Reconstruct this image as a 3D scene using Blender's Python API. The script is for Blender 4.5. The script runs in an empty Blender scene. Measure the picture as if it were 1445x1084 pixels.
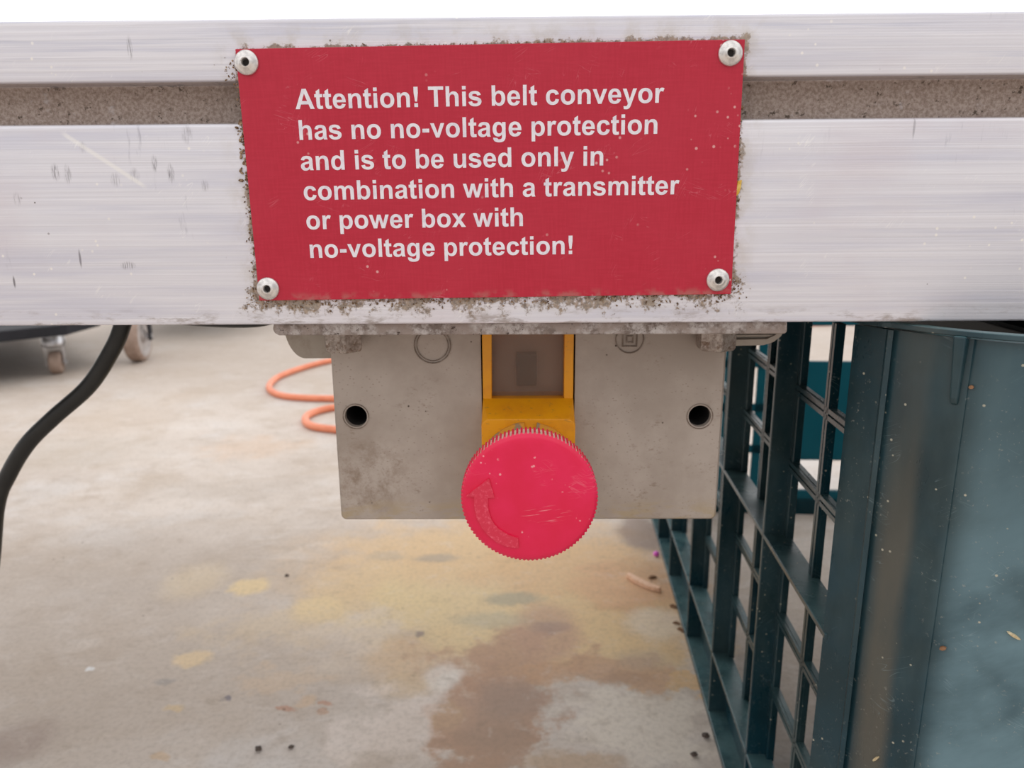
import bpy, bmesh, math, random
from mathutils import Vector, Matrix, noise as mnoise
from mathutils.geometry import tessellate_polygon

S = bpy.context.scene
COL = S.collection

# ------------------------------------------------------------------ camera, sky, exposure
CAM_H = 0.36                      # camera height above the yard floor
PITCH, ROLL, FPX = 0.23807, -0.00682, 1046.85
FWD = Vector((0, math.cos(PITCH), -math.sin(PITCH)))
UP0 = Vector((0, math.sin(PITCH), math.cos(PITCH)))
RIGHT = Vector((1, 0, 0)) * math.cos(ROLL) + UP0 * math.sin(ROLL)
UP = UP0 * math.cos(ROLL) - Vector((1, 0, 0)) * math.sin(ROLL)
cam_data = bpy.data.cameras.new('camera')
cam = bpy.data.objects.new('camera', cam_data)
COL.objects.link(cam)
rot = Matrix((RIGHT, UP, -FWD)).transposed()
cam.matrix_world = Matrix.Translation((0, 0, CAM_H)) @ rot.to_4x4()
cam_data.sensor_width = 36
cam_data.lens = 36 * FPX / 1445
cam_data.clip_start = 0.01
cam_data.clip_end = 100
cam_data.dof.use_dof = True
cam_data.dof.focus_distance = 0.247
cam_data.dof.aperture_fstop = 18
S.camera = cam

world = bpy.data.worlds.new('overcast_sky')
S.world = world
world.use_nodes = True
wn, wl = world.node_tree.nodes, world.node_tree.links
wn.clear()
w_out = wn.new('ShaderNodeOutputWorld')
w_bg = wn.new('ShaderNodeBackground')
w_tc = wn.new('ShaderNodeTexCoord')
w_sep = wn.new('ShaderNodeSeparateXYZ')
w_ramp = wn.new('ShaderNodeValToRGB')
w_ramp.color_ramp.elements[0].position = 0.0
w_ramp.color_ramp.elements[0].color = (1.10, 1.10, 1.11, 1)
w_ramp.color_ramp.elements[1].position = 0.8
w_ramp.color_ramp.elements[1].color = (0.74, 0.735, 0.735, 1)
wl.new(w_tc.outputs['Generated'], w_sep.inputs[0])
wl.new(w_sep.outputs['Z'], w_ramp.inputs[0])


def w_range(src, a, b, lo, hi):
    nd = wn.new('ShaderNodeMapRange')
    nd.interpolation_type = 'SMOOTHSTEP'
    wl.new(src, nd.inputs['Value'])
    for k, v in (('From Min', a), ('From Max', b), ('To Min', lo), ('To Max', hi)):
        nd.inputs[k].default_value = v
    return nd.outputs[0]


# darkening added low in the sky behind the camera to dim crate and switch box
w_back = w_range(w_sep.outputs['Y'], 0.25, -0.45, 0.0, 1.0)
w_low = w_range(w_sep.outputs['Z'], 0.62, 0.28, 0.0, 1.0)
w_m1 = wn.new('ShaderNodeMath')
w_m1.operation = 'MULTIPLY'
wl.new(w_back, w_m1.inputs[0])
wl.new(w_low, w_m1.inputs[1])
w_mix = wn.new('ShaderNodeMix')
w_mix.data_type = 'RGBA'
wl.new(w_m1.outputs[0], w_mix.inputs[0])
wl.new(w_ramp.outputs[0], w_mix.inputs[6])
w_mix.inputs[7].default_value = (0.40, 0.39, 0.39, 1)
wl.new(w_mix.outputs[2], w_bg.inputs['Color'])
w_bg.inputs['Strength'].default_value = 1.74
wl.new(w_bg.outputs[0], w_out.inputs[0])

S.view_settings.view_transform = 'Standard'
S.view_settings.look = 'None'
S.view_settings.exposure = 0.0
S.view_settings.gamma = 1.0
S.view_settings.use_curve_mapping = False

# ------------------------------------------------------------------ helpers: places
RAIL_D, RAIL_YAW = 0.2525, -0.01296        # front face of the conveyor rail
RAIL_M = Matrix.Translation((0, RAIL_D, CAM_H)) @ Matrix.Rotation(RAIL_YAW, 4, 'Z')


def ray(px, py):
    return RIGHT * ((px - 722.5) / FPX) + UP * ((542 - py) / FPX) + FWD


def on_floor(px, py, z=0.0):
    v = ray(px, py)
    t = (z - CAM_H) / v.z
    return Vector((v.x * t, v.y * t, z))


def on_rail(px, py, d):
    """rail-local (along, height) of a photo point on the plane d behind the rail face"""
    v = ray(px, py)
    nrm = Vector((-math.sin(RAIL_YAW), math.cos(RAIL_YAW), 0))
    t = (RAIL_D * math.cos(RAIL_YAW) + d) / v.dot(nrm)
    P = v * t - Vector((0, RAIL_D, 0))
    return P.x * math.cos(RAIL_YAW) + P.y * math.sin(RAIL_YAW), P.z


# ------------------------------------------------------------------ helpers: objects
def tag(o, label=None, cat=None, group=None, kind=None):
    if label:
        o['label'] = label
    if cat:
        o['category'] = cat
    if group:
        o['group'] = group
    if kind:
        o['kind'] = kind
    return o


def thing(name, label, cat, matrix=None, group=None):
    o = bpy.data.objects.new(name, None)
    o.empty_display_size = 0.02
    COL.objects.link(o)
    if matrix is not None:
        o.matrix_world = matrix
    return tag(o, label, cat, group)


class MB:
    """collects faces and links them as one mesh object"""

    def __init__(self):
        self.v, self.f = [], []

    def add(self, verts, faces):
        n = len(self.v)
        self.v += [Vector(p) for p in verts]
        self.f += [tuple(i + n for i in f) for f in faces]
        return self

    def box(self, x0, x1, y0, y1, z0, z1, m=None):
        vs = [Vector((x, y, z)) for x in (x0, x1) for y in (y0, y1) for z in (z0, z1)]
        if m is not None:
            vs = [m @ p for p in vs]
        return self.add(vs, [(0, 1, 3, 2), (4, 6, 7, 5), (0, 4, 5, 1), (2, 3, 7, 6), (0, 2, 6, 4), (1, 5, 7, 3)])

    def prism(self, poly, a, b, axis='y', holes=()):
        """polygon (u, v) extruded from a to b; axis y: (u, a, v); axis x: (a, u, v); axis z: (u, v, a)"""
        def P(u, v, t):
            return {'y': (u, t, v), 'x': (t, u, v), 'z': (u, v, t)}[axis]
        loops = [list(poly)] + [list(h) for h in holes]
        flat = [p for l in loops for p in l]
        tris = tessellate_polygon([[Vector((p[0], p[1], 0)) for p in l] for l in loops])
        n = len(flat)
        vs = [P(p[0], p[1], a) for p in flat] + [P(p[0], p[1], b) for p in flat]
        fs = [tuple(t) for t in tris] + [tuple(i + n for i in reversed(t)) for t in tris]
        k = 0
        for l in loops:
            m = len(l)
            for i in range(m):
                j = (i + 1) % m
                fs.append((k + i, k + j, k + j + n, k + i + n))
            k += m
        return self.add(vs, fs)

    def lathe(self, prof, n=48, axis='y', c=(0, 0, 0), close=True):
        """profile (r, t) turned about an axis"""
        c = Vector(c)
        vs = []
        for r, t in prof:
            for i in range(n):
                a = 2 * math.pi * i / n
                p = {'y': (r * math.cos(a), t, r * math.sin(a)), 'x': (t, r * math.cos(a), r * math.sin(a)),
                     'z': (r * math.cos(a), r * math.sin(a), t)}[axis]
                vs.append(c + Vector(p))
        fs = []
        for k in range(len(prof) - 1):
            for i in range(n):
                j = (i + 1) % n
                fs.append((k * n + i, k * n + j, (k + 1) * n + j, (k + 1) * n + i))
        if close:
            fs.append(tuple(range(n)))
            fs.append(tuple((len(prof) - 1) * n + i for i in reversed(range(n))))
        return self.add(vs, fs)

    def tube(self, pts, r, n=14, sub=8):
        P = [Vector(p) for p in pts]
        Q = []
        for i in range(len(P) - 1):           # Catmull-Rom through the points
            p0, p1, p2, p3 = P[max(i - 1, 0)], P[i], P[i + 1], P[min(i + 2, len(P) - 1)]
            for k in range(sub):
                t = k / sub
                Q.append(0.5 * ((2 * p1) + (p2 - p0) * t + (2 * p0 - 5 * p1 + 4 * p2 - p3) * t * t
                                + (3 * p1 - p0 - 3 * p2 + p3) * t ** 3))
        Q.append(P[-1])
        vs, fs = [], []
        nrm = None
        for i, q in enumerate(Q):
            d = (Q[min(i + 1, len(Q) - 1)] - Q[max(i - 1, 0)]).normalized()
            if nrm is None:
                nrm = d.orthogonal().normalized()
            nrm = (nrm - d * nrm.dot(d)).normalized()
            b = d.cross(nrm)
            for k in range(n):
                a = 2 * math.pi * k / n
                vs.append(q + (nrm * math.cos(a) + b * math.sin(a)) * r)
        for i in range(len(Q) - 1):
            for k in range(n):
                j = (k + 1) % n
                fs.append((i * n + k, i * n + j, (i + 1) * n + j, (i + 1) * n + k))
        fs.append(tuple(range(n)))
        fs.append(tuple((len(Q) - 1) * n + i for i in reversed(range(n))))
        return self.add(vs, fs)

    def build(self, name, mat, parent=None, bevel=0, seg=2, smooth=None, matrix=None):
        me = bpy.data.meshes.new(name)
        me.from_pydata([tuple(p) for p in self.v], [], self.f)
        bm = bmesh.new()
        bm.from_mesh(me)
        bmesh.ops.remove_doubles(bm, verts=bm.verts, dist=1e-7)
        bmesh.ops.recalc_face_normals(bm, faces=bm.faces)
        if smooth is not None:
            for f in bm.faces:
                f.smooth = True
            for e in bm.edges:
                e.smooth = len(e.link_faces) == 2 and e.calc_face_angle(0) < smooth
        bm.to_mesh(me)
        bm.free()
        me.materials.append(mat)
        o = bpy.data.objects.new(name, me)
        COL.objects.link(o)
        if parent is not None:
            o.parent = parent
        if matrix is not None:
            o.matrix_local = matrix
        if bevel:
            md = o.modifiers.new('bevel', 'BEVEL')
            md.width = bevel
            md.segments = seg
            md.limit_method = 'ANGLE'
            md.angle_limit = 0.6
        return o


def rrect(x0, x1, z0, z1, r, n=6):
    pts = []
    for cx, cz, a0 in ((x1 - r, z1 - r, 0), (x0 + r, z1 - r, 90), (x0 + r, z0 + r, 180), (x1 - r, z0 + r, 270)):
        for i in range(n + 1):
            a = math.radians(a0 + 90 * i / n)
            pts.append((cx + r * math.cos(a), cz + r * math.sin(a)))
    return pts


def circle(cx, cz, r, n=40, a0=0.0):
    return [(cx + r * math.cos(a0 + 2 * math.pi * i / n), cz + r * math.sin(a0 + 2 * math.pi * i / n)) for i in range(n)]


# ------------------------------------------------------------------ helpers: materials
def lin(r, g, b):
    f = lambda c: (c / 255 / 12.92) if c <= 10.3 else ((c / 255 + 0.055) / 1.055) ** 2.4
    return (f(r), f(g), f(b), 1)


class NT:
    """small wrapper that writes node graphs"""

    def __init__(self, name, rough=0.5, metal=0.0, spec=0.5):
        self.mat = bpy.data.materials.new(name)
        self.mat.use_nodes = True
        self.t = self.mat.node_tree
        self.bsdf = self.t.nodes['Principled BSDF']
        self.bsdf.inputs['Roughness'].default_value = rough
        self.bsdf.inputs['Metallic'].default_value = metal
        self.bsdf.inputs['Specular IOR Level'].default_value = spec
        self.tc = self.t.nodes.new('ShaderNodeTexCoord')
        self.obj = self.tc.outputs['Object']

    def n(self, t, **kw):
        nd = self.t.nodes.new(t)
        for k, v in kw.items():
            setattr(nd, k, v)
        return nd

    def put(self, sock, val):
        if hasattr(val, 'links'):
            self.t.links.new(val, sock)
        else:
            sock.default_value = val

    def math(self, op, a, b=None, clamp=False):
        nd = self.n('ShaderNodeMath', operation=op, use_clamp=clamp)
        self.put(nd.inputs[0], a)
        if b is not None:
            self.put(nd.inputs[1], b)
        return nd.outputs[0]

    def vmath(self, op, a, b=None, scale=None):
        nd = self.n('ShaderNodeVectorMath', operation=op)
        self.put(nd.inputs[0], a)
        if b is not None:
            self.put(nd.inputs[1], b)
        if scale is not None:
            self.put(nd.inputs['Scale'], scale)
        return nd.outputs['Value' if op in ('LENGTH', 'DOT_PRODUCT') else 0]

    def sep(self, v):
        nd = self.n('ShaderNodeSeparateXYZ')
        self.put(nd.inputs[0], v)
        return nd.outputs

    def noise(self, vec, scale, detail=4, rough=0.55, dist=0.0, out=0):
        nd = self.n('ShaderNodeTexNoise')
        self.put(nd.inputs['Vector'], vec)
        nd.inputs['Scale'].default_value = scale
        nd.inputs['Detail'].default_value = detail
        nd.inputs['Roughness'].default_value = rough
        nd.inputs['Distortion'].default_value = dist
        return nd.outputs[out]

    def voro(self, vec, scale, out='Distance'):
        nd = self.n('ShaderNodeTexVoronoi')
        self.put(nd.inputs['Vector'], vec)
        nd.inputs['Scale'].default_value = scale
        return nd.outputs[out]

    def ramp(self, val, a, b, ta=0.0, tb=1.0):
        nd = self.n('ShaderNodeMapRange', interpolation_type='SMOOTHSTEP')
        self.put(nd.inputs['Value'], val)
        self.put(nd.inputs['From Min'], a)
        self.put(nd.inputs['From Max'], b)
        nd.inputs['To Min'].default_value = ta
        nd.inputs['To Max'].default_value = tb
        return nd.outputs[0]

    def mix(self, fac, a, b, blend='MIX'):
        nd = self.n('ShaderNodeMix', data_type='RGBA', blend_type=blend)
        self.put(nd.inputs[0], fac)
        self.put(nd.inputs[6], a)
        self.put(nd.inputs[7], b)
        return nd.outputs[2]

    def scaled(self, v, s):
        return self.vmath('MULTIPLY', v, s)

    def bump(self, height, strength, dist):
        nd = self.n('ShaderNodeBump')
        nd.inputs['Strength'].default_value = strength
        nd.inputs['Distance'].default_value = dist
        self.put(nd.inputs['Height'], height)
        self.t.links.new(nd.outputs[0], self.bsdf.inputs['Normal'])

    def color(self, c):
        self.put(self.bsdf.inputs['Base Color'], c)
        return self.mat

    def scratches(self, vec, ang, scale, seed, thin=0.02):
        """sparse short hair scratches along one direction"""
        m = self.n('ShaderNodeMapping')
        self.put(m.inputs['Vector'], vec)
        m.inputs['Rotation'].default_value = (0, ang, 0)
        m.inputs['Location'].default_value = (seed, seed * 0.7, seed * 1.3)
        v = self.scaled(m.outputs[0], (scale * 0.12, scale * 0.12, scale))
        a = self.noise(v, 1.0, 1, 0.3, 0.3)
        l = self.math('ABSOLUTE', self.math('SUBTRACT', a, 0.5))
        line = self.ramp(l, thin, 0.0)
        gate = self.ramp(self.noise(vec, scale * 0.09 + seed * 3, 2), 0.60, 0.70)
        return self.math('MULTIPLY', line, gate)


def rect_dist(nt, x, z, cx, cz, hx, hz):
    """distance outside a rectangle (negative inside)"""
    dx = nt.math('SUBTRACT', nt.math('ABSOLUTE', nt.math('SUBTRACT', x, cx)), hx)
    dz = nt.math('SUBTRACT', nt.math('ABSOLUTE', nt.math('SUBTRACT', z, cz)), hz)
    return nt.math('MAXIMUM', dx, dz)


SIGN_C, SIGN_R, SIGN_W, SIGN_H = (-0.00617, 0.00904), 0.00869, 0.16, 0.0795


def mat_rail():
    nt = NT('brushed_aluminium', rough=0.5, metal=0.35)
    o = nt.obj
    x, y, z = nt.sep(o)
    streak = nt.noise(nt.scaled(o, (5, 300, 900)), 1.0, 5, 0.6)
    streak2 = nt.noise(nt.scaled(o, (9, 60, 190)), 1.0, 4, 0.55)
    cloud = nt.noise(nt.scaled(o, (14, 14, 20)), 1.0, 4, 0.6)
    c = nt.mix(nt.ramp(streak, 0.3, 0.72), lin(222, 220, 226), lin(234, 232, 237))
    c = nt.mix(nt.ramp(streak2, 0.42, 0.72), c, lin(212, 211, 222))
    c = nt.mix(nt.math('MULTIPLY', nt.ramp(cloud, 0.5, 0.75), 0.45), c, lin(216, 205, 210))
    # blotchy grey handling marks, short and vertical
    sm = nt.noise(nt.scaled(o, (420, 40, 70)), 1.0, 3, 0.7)
    smg = nt.ramp(nt.noise(nt.scaled(o, (22, 22, 30)), 1.0, 2), 0.60, 0.70)
    c = nt.mix(nt.math('MULTIPLY', nt.math('MULTIPLY', nt.ramp(sm, 0.55, 0.75), smg), 0.5), c, lin(150, 148, 160))
    fine_streak = nt.noise(nt.scaled(o, (7, 300, 2600)), 1.0, 3, 0.6)
    c = nt.mix(nt.math('MULTIPLY', nt.ramp(fine_streak, 0.5, 0.75), 0.45), c, lin(204, 202, 210))
    blue = nt.math('MULTIPLY', nt.ramp(nt.noise(nt.scaled(o, (10, 60, 420)), 1.0, 3, 0.6), 0.5, 0.68), nt.ramp(z, 0.040, 0.046))
    c = nt.mix(nt.math('MULTIPLY', blue, 0.5), c, lin(186, 188, 206))
    # short grey knocks: photo position, half sizes in metres
    comb = nt.noise(nt.scaled(o, (2600, 40, 220)), 1.0, 3, 0.7)
    for px, py, hx, hz_, amt in ((78, 243, 0.0015, 0.0026, 0.6), (95, 246, 0.0013, 0.0030, 0.5), (218, 231, 0.0010, 0.0026, 0.6), (241, 245, 0.0011, 0.0030, 0.8),
                                (264, 190, 0.0018, 0.0028, 0.4), (163, 254, 0.0016, 0.0022, 0.35), (190, 248, 0.0016, 0.0024, 0.35), (24, 281, 0.0014, 0.0022, 0.35),
                                (289, 262, 0.0013, 0.0018, 0.4), (113, 365, 0.0004, 0.0030, 0.7), (20, 398, 0.0004, 0.0020, 0.8), (183, 68, 0.0008, 0.0034, 0.7),
                                (181, 375, 0.0024, 0.0014, 0.6), (1290, 180, 0.0004, 0.0034, 0.4), (760, 430, 0.003, 0.001, 0.4), (117, 208, 0.0012, 0.0018, 0.3)):
        s_, z_ = on_rail(px, py, 0.0)
        q = nt.vmath('LENGTH', nt.scaled(nt.vmath('SUBTRACT', o, (s_, 0, z_)), (1 / hx, 0, 1 / hz_)))
        k = nt.ramp(q, 1.3, 0.5)
        if hx > 0.0005:
            k = nt.math('MULTIPLY', k, nt.ramp(comb, 0.40, 0.62))
        c = nt.mix(nt.math('MULTIPLY', k, amt), c, lin(112, 106, 112))
    # the long pale scratch on the left
    sx = nt.math('ADD', nt.math('MULTIPLY', nt.math('SUBTRACT', x, -0.1335), 0.826), nt.math('MULTIPLY', nt.math('SUBTRACT', z, 0.0149), -0.563))
    sy = nt.math('ADD', nt.math('MULTIPLY', nt.math('SUBTRACT', x, -0.1335), 0.563), nt.math('MULTIPLY', nt.math('SUBTRACT', z, 0.0149), 0.826))
    scr = nt.math('MULTIPLY', nt.ramp(nt.math('ABSOLUTE', sy), 0.0011, 0.0002), nt.ramp(nt.math('ABSOLUTE', sx), 0.0165, 0.013))
    c = nt.mix(nt.math('MULTIPLY', scr, 0.55), c, lin(246, 243, 238))
    sc2 = nt.scratches(o, 0.9, 900, 2.0, 0.03)
    c = nt.mix(nt.math('MULTIPLY', sc2, 0.5), c, lin(250, 248, 246))
    # white splash specks
    vd = nt.voro(o, 260)
    vg = nt.ramp(nt.noise(o, 35, 2), 0.52, 0.62)
    c = nt.mix(nt.math('MULTIPLY', nt.ramp(vd, 0.16, 0.08), vg), c, lin(244, 240, 236))
    # dark pin specks
    vd2 = nt.voro(nt.vmath('ADD', o, (0.31, 0.17, 0.53)), 190)
    vg2 = nt.ramp(nt.noise(o, 60, 2), 0.58, 0.66)
    c = nt.mix(nt.math('MULTIPLY', nt.ramp(vd2, 0.09, 0.05), vg2), c, lin(95, 84, 78))
    # earth packed along the plate: strongest below it and around its lower corners
    rx = nt.math('SUBTRACT', x, SIGN_C[0])
    rz = nt.math('SUBTRACT', z, SIGN_C[1])
    u = nt.math('ADD', rx, nt.math('MULTIPLY', rz, SIGN_R))
    w = nt.math('SUBTRACT', rz, nt.math('MULTIPLY', rx, SIGN_R))
    d = rect_dist(nt, u, w, 0, 0, SIGN_W / 2, SIGN_H / 2)
    fine = nt.noise(o, 520, 5, 0.7)
    mid = nt.noise(o, 110, 4, 0.65)
    below = nt.ramp(w, -0.030, -0.040)
    reach = nt.math('ADD', nt.math('MULTIPLY', below, 0.0058), 0.0020)
    near = nt.math('SUBTRACT', 1.0, nt.math('DIVIDE', d, reach))
    dirt = nt.ramp(nt.math('ADD', near, nt.math('MULTIPLY', nt.math('SUBTRACT', nt.math('ADD', fine, nt.math('MULTIPLY', mid, 1.2)), 1.12), 3.2)), 0.35, 0.9)
    dirt = nt.math('MULTIPLY', dirt, nt.ramp(d, 0.011, 0.005))
    dcol = nt.mix(nt.ramp(nt.noise(o, 800, 3), 0.35, 0.65), lin(84, 62, 44), lin(156, 130, 104))
    c = nt.mix(nt.math('MULTIPLY', dirt, 0.9), c, dcol)
    veil = nt.math('MULTIPLY', nt.ramp(d, 0.010, 0.001), nt.ramp(mid, 0.42, 0.66))
    c = nt.mix(nt.math('MULTIPLY', veil, 0.4), c, lin(190, 180, 165))
    # bottom edge grime
    low = nt.math('MULTIPLY', nt.ramp(z, -0.033, -0.0395), nt.ramp(nt.noise(nt.scaled(o, (60, 60, 220)), 1.0, 5, 0.7), 0.5, 0.66))
    c = nt.mix(nt.math('MULTIPLY', low, 0.7), c, lin(140, 124, 112))
    # soil lying in the slot
    inn = nt.ramp(y, 0.0012, 0.003)
    slot = nt.math('MULTIPLY', inn, nt.math('MULTIPLY', nt.ramp(z, 0.0255, 0.0275), nt.ramp(z, 0.0397, 0.0385)))
    grain = nt.noise(o, 900, 4, 0.7)
    clot = nt.noise(o, 300, 5, 0.75)
    scol = nt.mix(nt.ramp(grain, 0.35, 0.65), lin(142, 124, 112), lin(178, 162, 152))
    scol = nt.mix(nt.ramp(clot, 0.57, 0.66), scol, lin(82, 66, 52))
    c = nt.mix(nt.math('MULTIPLY', slot, nt.ramp(nt.noise(o, 140, 3), 0.12, 0.34)), c, scol)
    nt.put(nt.bsdf.inputs['Metallic'], nt.math('MULTIPLY', nt.math('SUBTRACT', 1.0, nt.math('MAXIMUM', slot, dirt)), 0.35))
    nt.bump(nt.math('ADD', streak, nt.math('MULTIPLY', nt.math('MAXIMUM', dirt, slot), nt.math('MULTIPLY', fine, 3.0))), 0.25, 0.0006)
    return nt.color(c)


def mat_red_plate():
    nt = NT('red_engraved_plastic', rough=0.42)
    o = nt.obj
    x, y, z = nt.sep(o)
    weave = nt.noise(nt.scaled(o, (120, 10, 1400)), 1.0, 2)
    weave2 = nt.noise(nt.scaled(o, (1400, 10, 120)), 1.0, 2)
    c = nt.mix(nt.ramp(nt.math('ADD', weave, weave2), 0.8, 1.25), lin(182, 16, 48), lin(188, 24, 54))
    c = nt.mix(nt.math('MULTIPLY', nt.ramp(nt.noise(o, 30, 4), 0.4, 0.7), 0.25), c, lin(190, 44, 66))
    for a, s, sd in ((0.5, 700, 1.0), (-0.3, 800, 4.0), (1.2, 760, 7.0)):
        c = nt.mix(nt.math('MULTIPLY', nt.scratches(o, a, s, sd, 0.016), 0.35), c, lin(222, 130, 142))
    vd = nt.voro(o, 330)
    vg = nt.ramp(nt.math('ADD', nt.noise(o, 45, 3), nt.math('MULTIPLY', nt.ramp(x, 0.02, 0.08), 0.10)), 0.60, 0.68)
    c = nt.mix(nt.math('MULTIPLY', nt.math('MULTIPLY', nt.ramp(vd, 0.20, 0.10), vg), 0.8), c, lin(226, 170, 168))
    edge = nt.ramp(z, -0.0365, -0.0395)
    c = nt.mix(nt.math('MULTIPLY', edge, nt.math('MULTIPLY', nt.ramp(nt.noise(o, 240, 4), 0.45, 0.65), 0.5)), c, lin(170, 120, 110))
    return nt.color(c)


def mat_plain(name, rgb, rough=0.5, metal=0.0, rgb2=None, scale=60, lo=0.4, hi=0.65, bump=0.0, spec=0.5):
    nt = NT(name, rough, metal, spec)
    c = lin(*rgb)
    if rgb2:
        f = nt.noise(nt.obj, scale, 5, 0.65)
        c = nt.mix(nt.ramp(f, lo, hi), c, lin(*rgb2))
        if bump:
            nt.bump(f, bump, 0.001)
    return nt.color(c)


def mat_dirty_metal():
    nt = NT('dirt_crusted_metal', rough=0.7, metal=0.25)
    o = nt.obj
    f = nt.noise(o, 260, 6, 0.75)
    g = nt.noise(o, 90, 4, 0.6)
    c = nt.mix(nt.ramp(f, 0.38, 0.62), lin(118, 104, 96), lin(190, 182, 178))
    c = nt.mix(nt.ramp(g, 0.45, 0.62), c, lin(152, 138, 130))
    c = nt.mix(nt.ramp(nt.noise(o, 420, 4, 0.7), 0.60, 0.68), c, lin(66, 50, 42))
    nt.bump(f, 0.6, 0.0012)
    return nt.color(c)


def mat_bolt():
    nt = NT('worn_zinc_bolt', rough=0.4, metal=0.6)
    o = nt.obj
    f = nt.noise(o, 420, 5, 0.7)
    c = nt.mix(nt.ramp(f, 0.36, 0.66), lin(128, 114, 104), lin(180, 170, 162))
    c = nt.mix(nt.ramp(nt.noise(o, 190, 4, 0.7), 0.52, 0.62), c, lin(116, 96, 82))
    nt.put(nt.bsdf.inputs['Metallic'], nt.ramp(f, 0.42, 0.62, 0.15, 0.6))
    nt.bump(f, 0.2, 0.0005)
    return nt.color(c)


def mat_grey_box():
    nt = NT('grey_polycarbonate', rough=0.5)
    o = nt.obj
    x, y, z = nt.sep(o)
    g = nt.noise(o, 28, 5, 0.6)
    c = nt.mix(nt.ramp(g, 0.35, 0.7), lin(158, 145, 134), lin(178, 166, 156))
    f = nt.noise(nt.scaled(o, (330, 330, 600)), 1.0, 5, 0.7)
    patch = nt.ramp(nt.noise(o, 42, 3, 0.6), 0.52, 0.70)
    dots = nt.math('MULTIPLY', nt.ramp(nt.voro(nt.scaled(o, (1, 1, 1.6)), 480), 0.24, 0.08), nt.ramp(nt.noise(o, 55, 4), 0.42, 0.58))
    c = nt.mix(nt.math('MULTIPLY', dots, 0.42), c, lin(104, 84, 68))
    c = nt.mix(nt.math('MULTIPLY', nt.math('MULTIPLY', nt.ramp(f, 0.52, 0.68), patch), 0.6), c, lin(118, 98, 80))
    # rubbed mud on the lower left of the lid and along the lower edge
    m1 = nt.vmath('LENGTH', nt.scaled(nt.vmath('SUBTRACT', o, (-0.0595, 0.0, -0.107)), (1 / 0.021, 0, 1 / 0.020)))
    k1 = nt.math('MULTIPLY', nt.ramp(m1, 1.15, 0.3), nt.ramp(nt.noise(o, 150, 6, 0.75), 0.38, 0.66))
    c = nt.mix(nt.math('MULTIPLY', k1, 0.75), c, lin(128, 108, 90))
    k2 = nt.math('MULTIPLY', nt.ramp(z, -0.113, -0.1235), nt.ramp(nt.noise(nt.scaled(o, (70, 70, 240)), 1.0, 5, 0.7), 0.42, 0.62))
    c = nt.mix(nt.math('MULTIPLY', k2, 0.6), c, lin(168, 148, 112))
    pit = nt.math('MULTIPLY', nt.ramp(nt.voro(o, 230), 0.12, 0.06), nt.ramp(nt.noise(o, 70, 2), 0.54, 0.62))
    c = nt.mix(pit, c, lin(70, 52, 42))
    nt.bump(nt.noise(o, 1500, 2), 0.12, 0.0004)
    return nt.color(c)


def mat_yellow():
    nt = NT('yellow_plastic', rough=0.42)
    o = nt.obj
    g = nt.noise(o, 60, 5, 0.65)
    c = nt.mix(nt.ramp(g, 0.4, 0.7), lin(226, 152, 8), lin(212, 136, 16))
    c = nt.mix(nt.math('MULTIPLY', nt.ramp(nt.noise(nt.scaled(o, (300, 300, 800)), 1.0, 4, 0.7), 0.6, 0.7), 0.55), c, lin(150, 112, 60))
    return nt.color(c)


def mat_worn_ring():
    nt = NT('worn_yellow_ring', rough=0.6)
    g = nt.noise(nt.obj, 160, 4, 0.6)
    c = nt.mix(nt.ramp(g, 0.46, 0.56), lin(206, 142, 40), lin(150, 126, 98))
    return nt.color(c)


KNOB_C = (0.0059, -0.0985)


def mat_knob():
    nt = NT('red_knob_plastic', rough=0.38)
    o = nt.obj
    x, y, z = nt.sep(o)
    r = nt.vmath('LENGTH', nt.scaled(o, (1, 0, 1)))
    g = nt.noise(o, 70, 4)
    c = nt.mix(nt.ramp(g, 0.35, 0.7), lin(224, 8, 68), lin(230, 20, 80))
    for a, s, sd, k in ((0.12, 620, 1.0, 0.28), (0.2, 800, 3.0, 0.25), (-0.6, 700, 5.0, 0.2)):
        c = nt.mix(nt.math('MULTIPLY', nt.scratches(o, a, s, sd, 0.03), k), c, lin(246, 150, 160))
    # the parallel scuffs right of the middle
    m = nt.vmath('LENGTH', nt.scaled(nt.vmath('SUBTRACT', o, (0.006, 0, -0.0055)), (1 / 0.0095, 0, 1 / 0.0038)))
    sv = nt.n('ShaderNodeMapping')
    nt.put(sv.inputs['Vector'], o)
    sv.inputs['Rotation'].default_value = (0, 0.14, 0)
    sn = nt.noise(nt.scaled(sv.outputs[0], (90, 0, 1500)), 1.0, 3, 0.6)
    c = nt.mix(nt.math('MULTIPLY', nt.math('MULTIPLY', nt.ramp(m, 1.05, 0.5), nt.ramp(sn, 0.56, 0.66)), 0.8), c, lin(240, 140, 150))
    chip = nt.math('MULTIPLY', nt.ramp(nt.voro(o, 420), 0.22, 0.12), nt.ramp(nt.noise(o, 110, 3), 0.57, 0.64))
    c = nt.mix(nt.math('MULTIPLY', chip, 0.75), c, lin(245, 170, 175))
    # pale dust caught between the knurls, rubbed edge at the front
    side = nt.ramp(y, -0.01335, -0.0128)
    groove = nt.math('MULTIPLY', side, nt.ramp(r, 0.02340, 0.02315))
    c = nt.mix(nt.math('MULTIPLY', groove, 0.9), c, lin(238, 226, 208))
    return nt.color(c)


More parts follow.
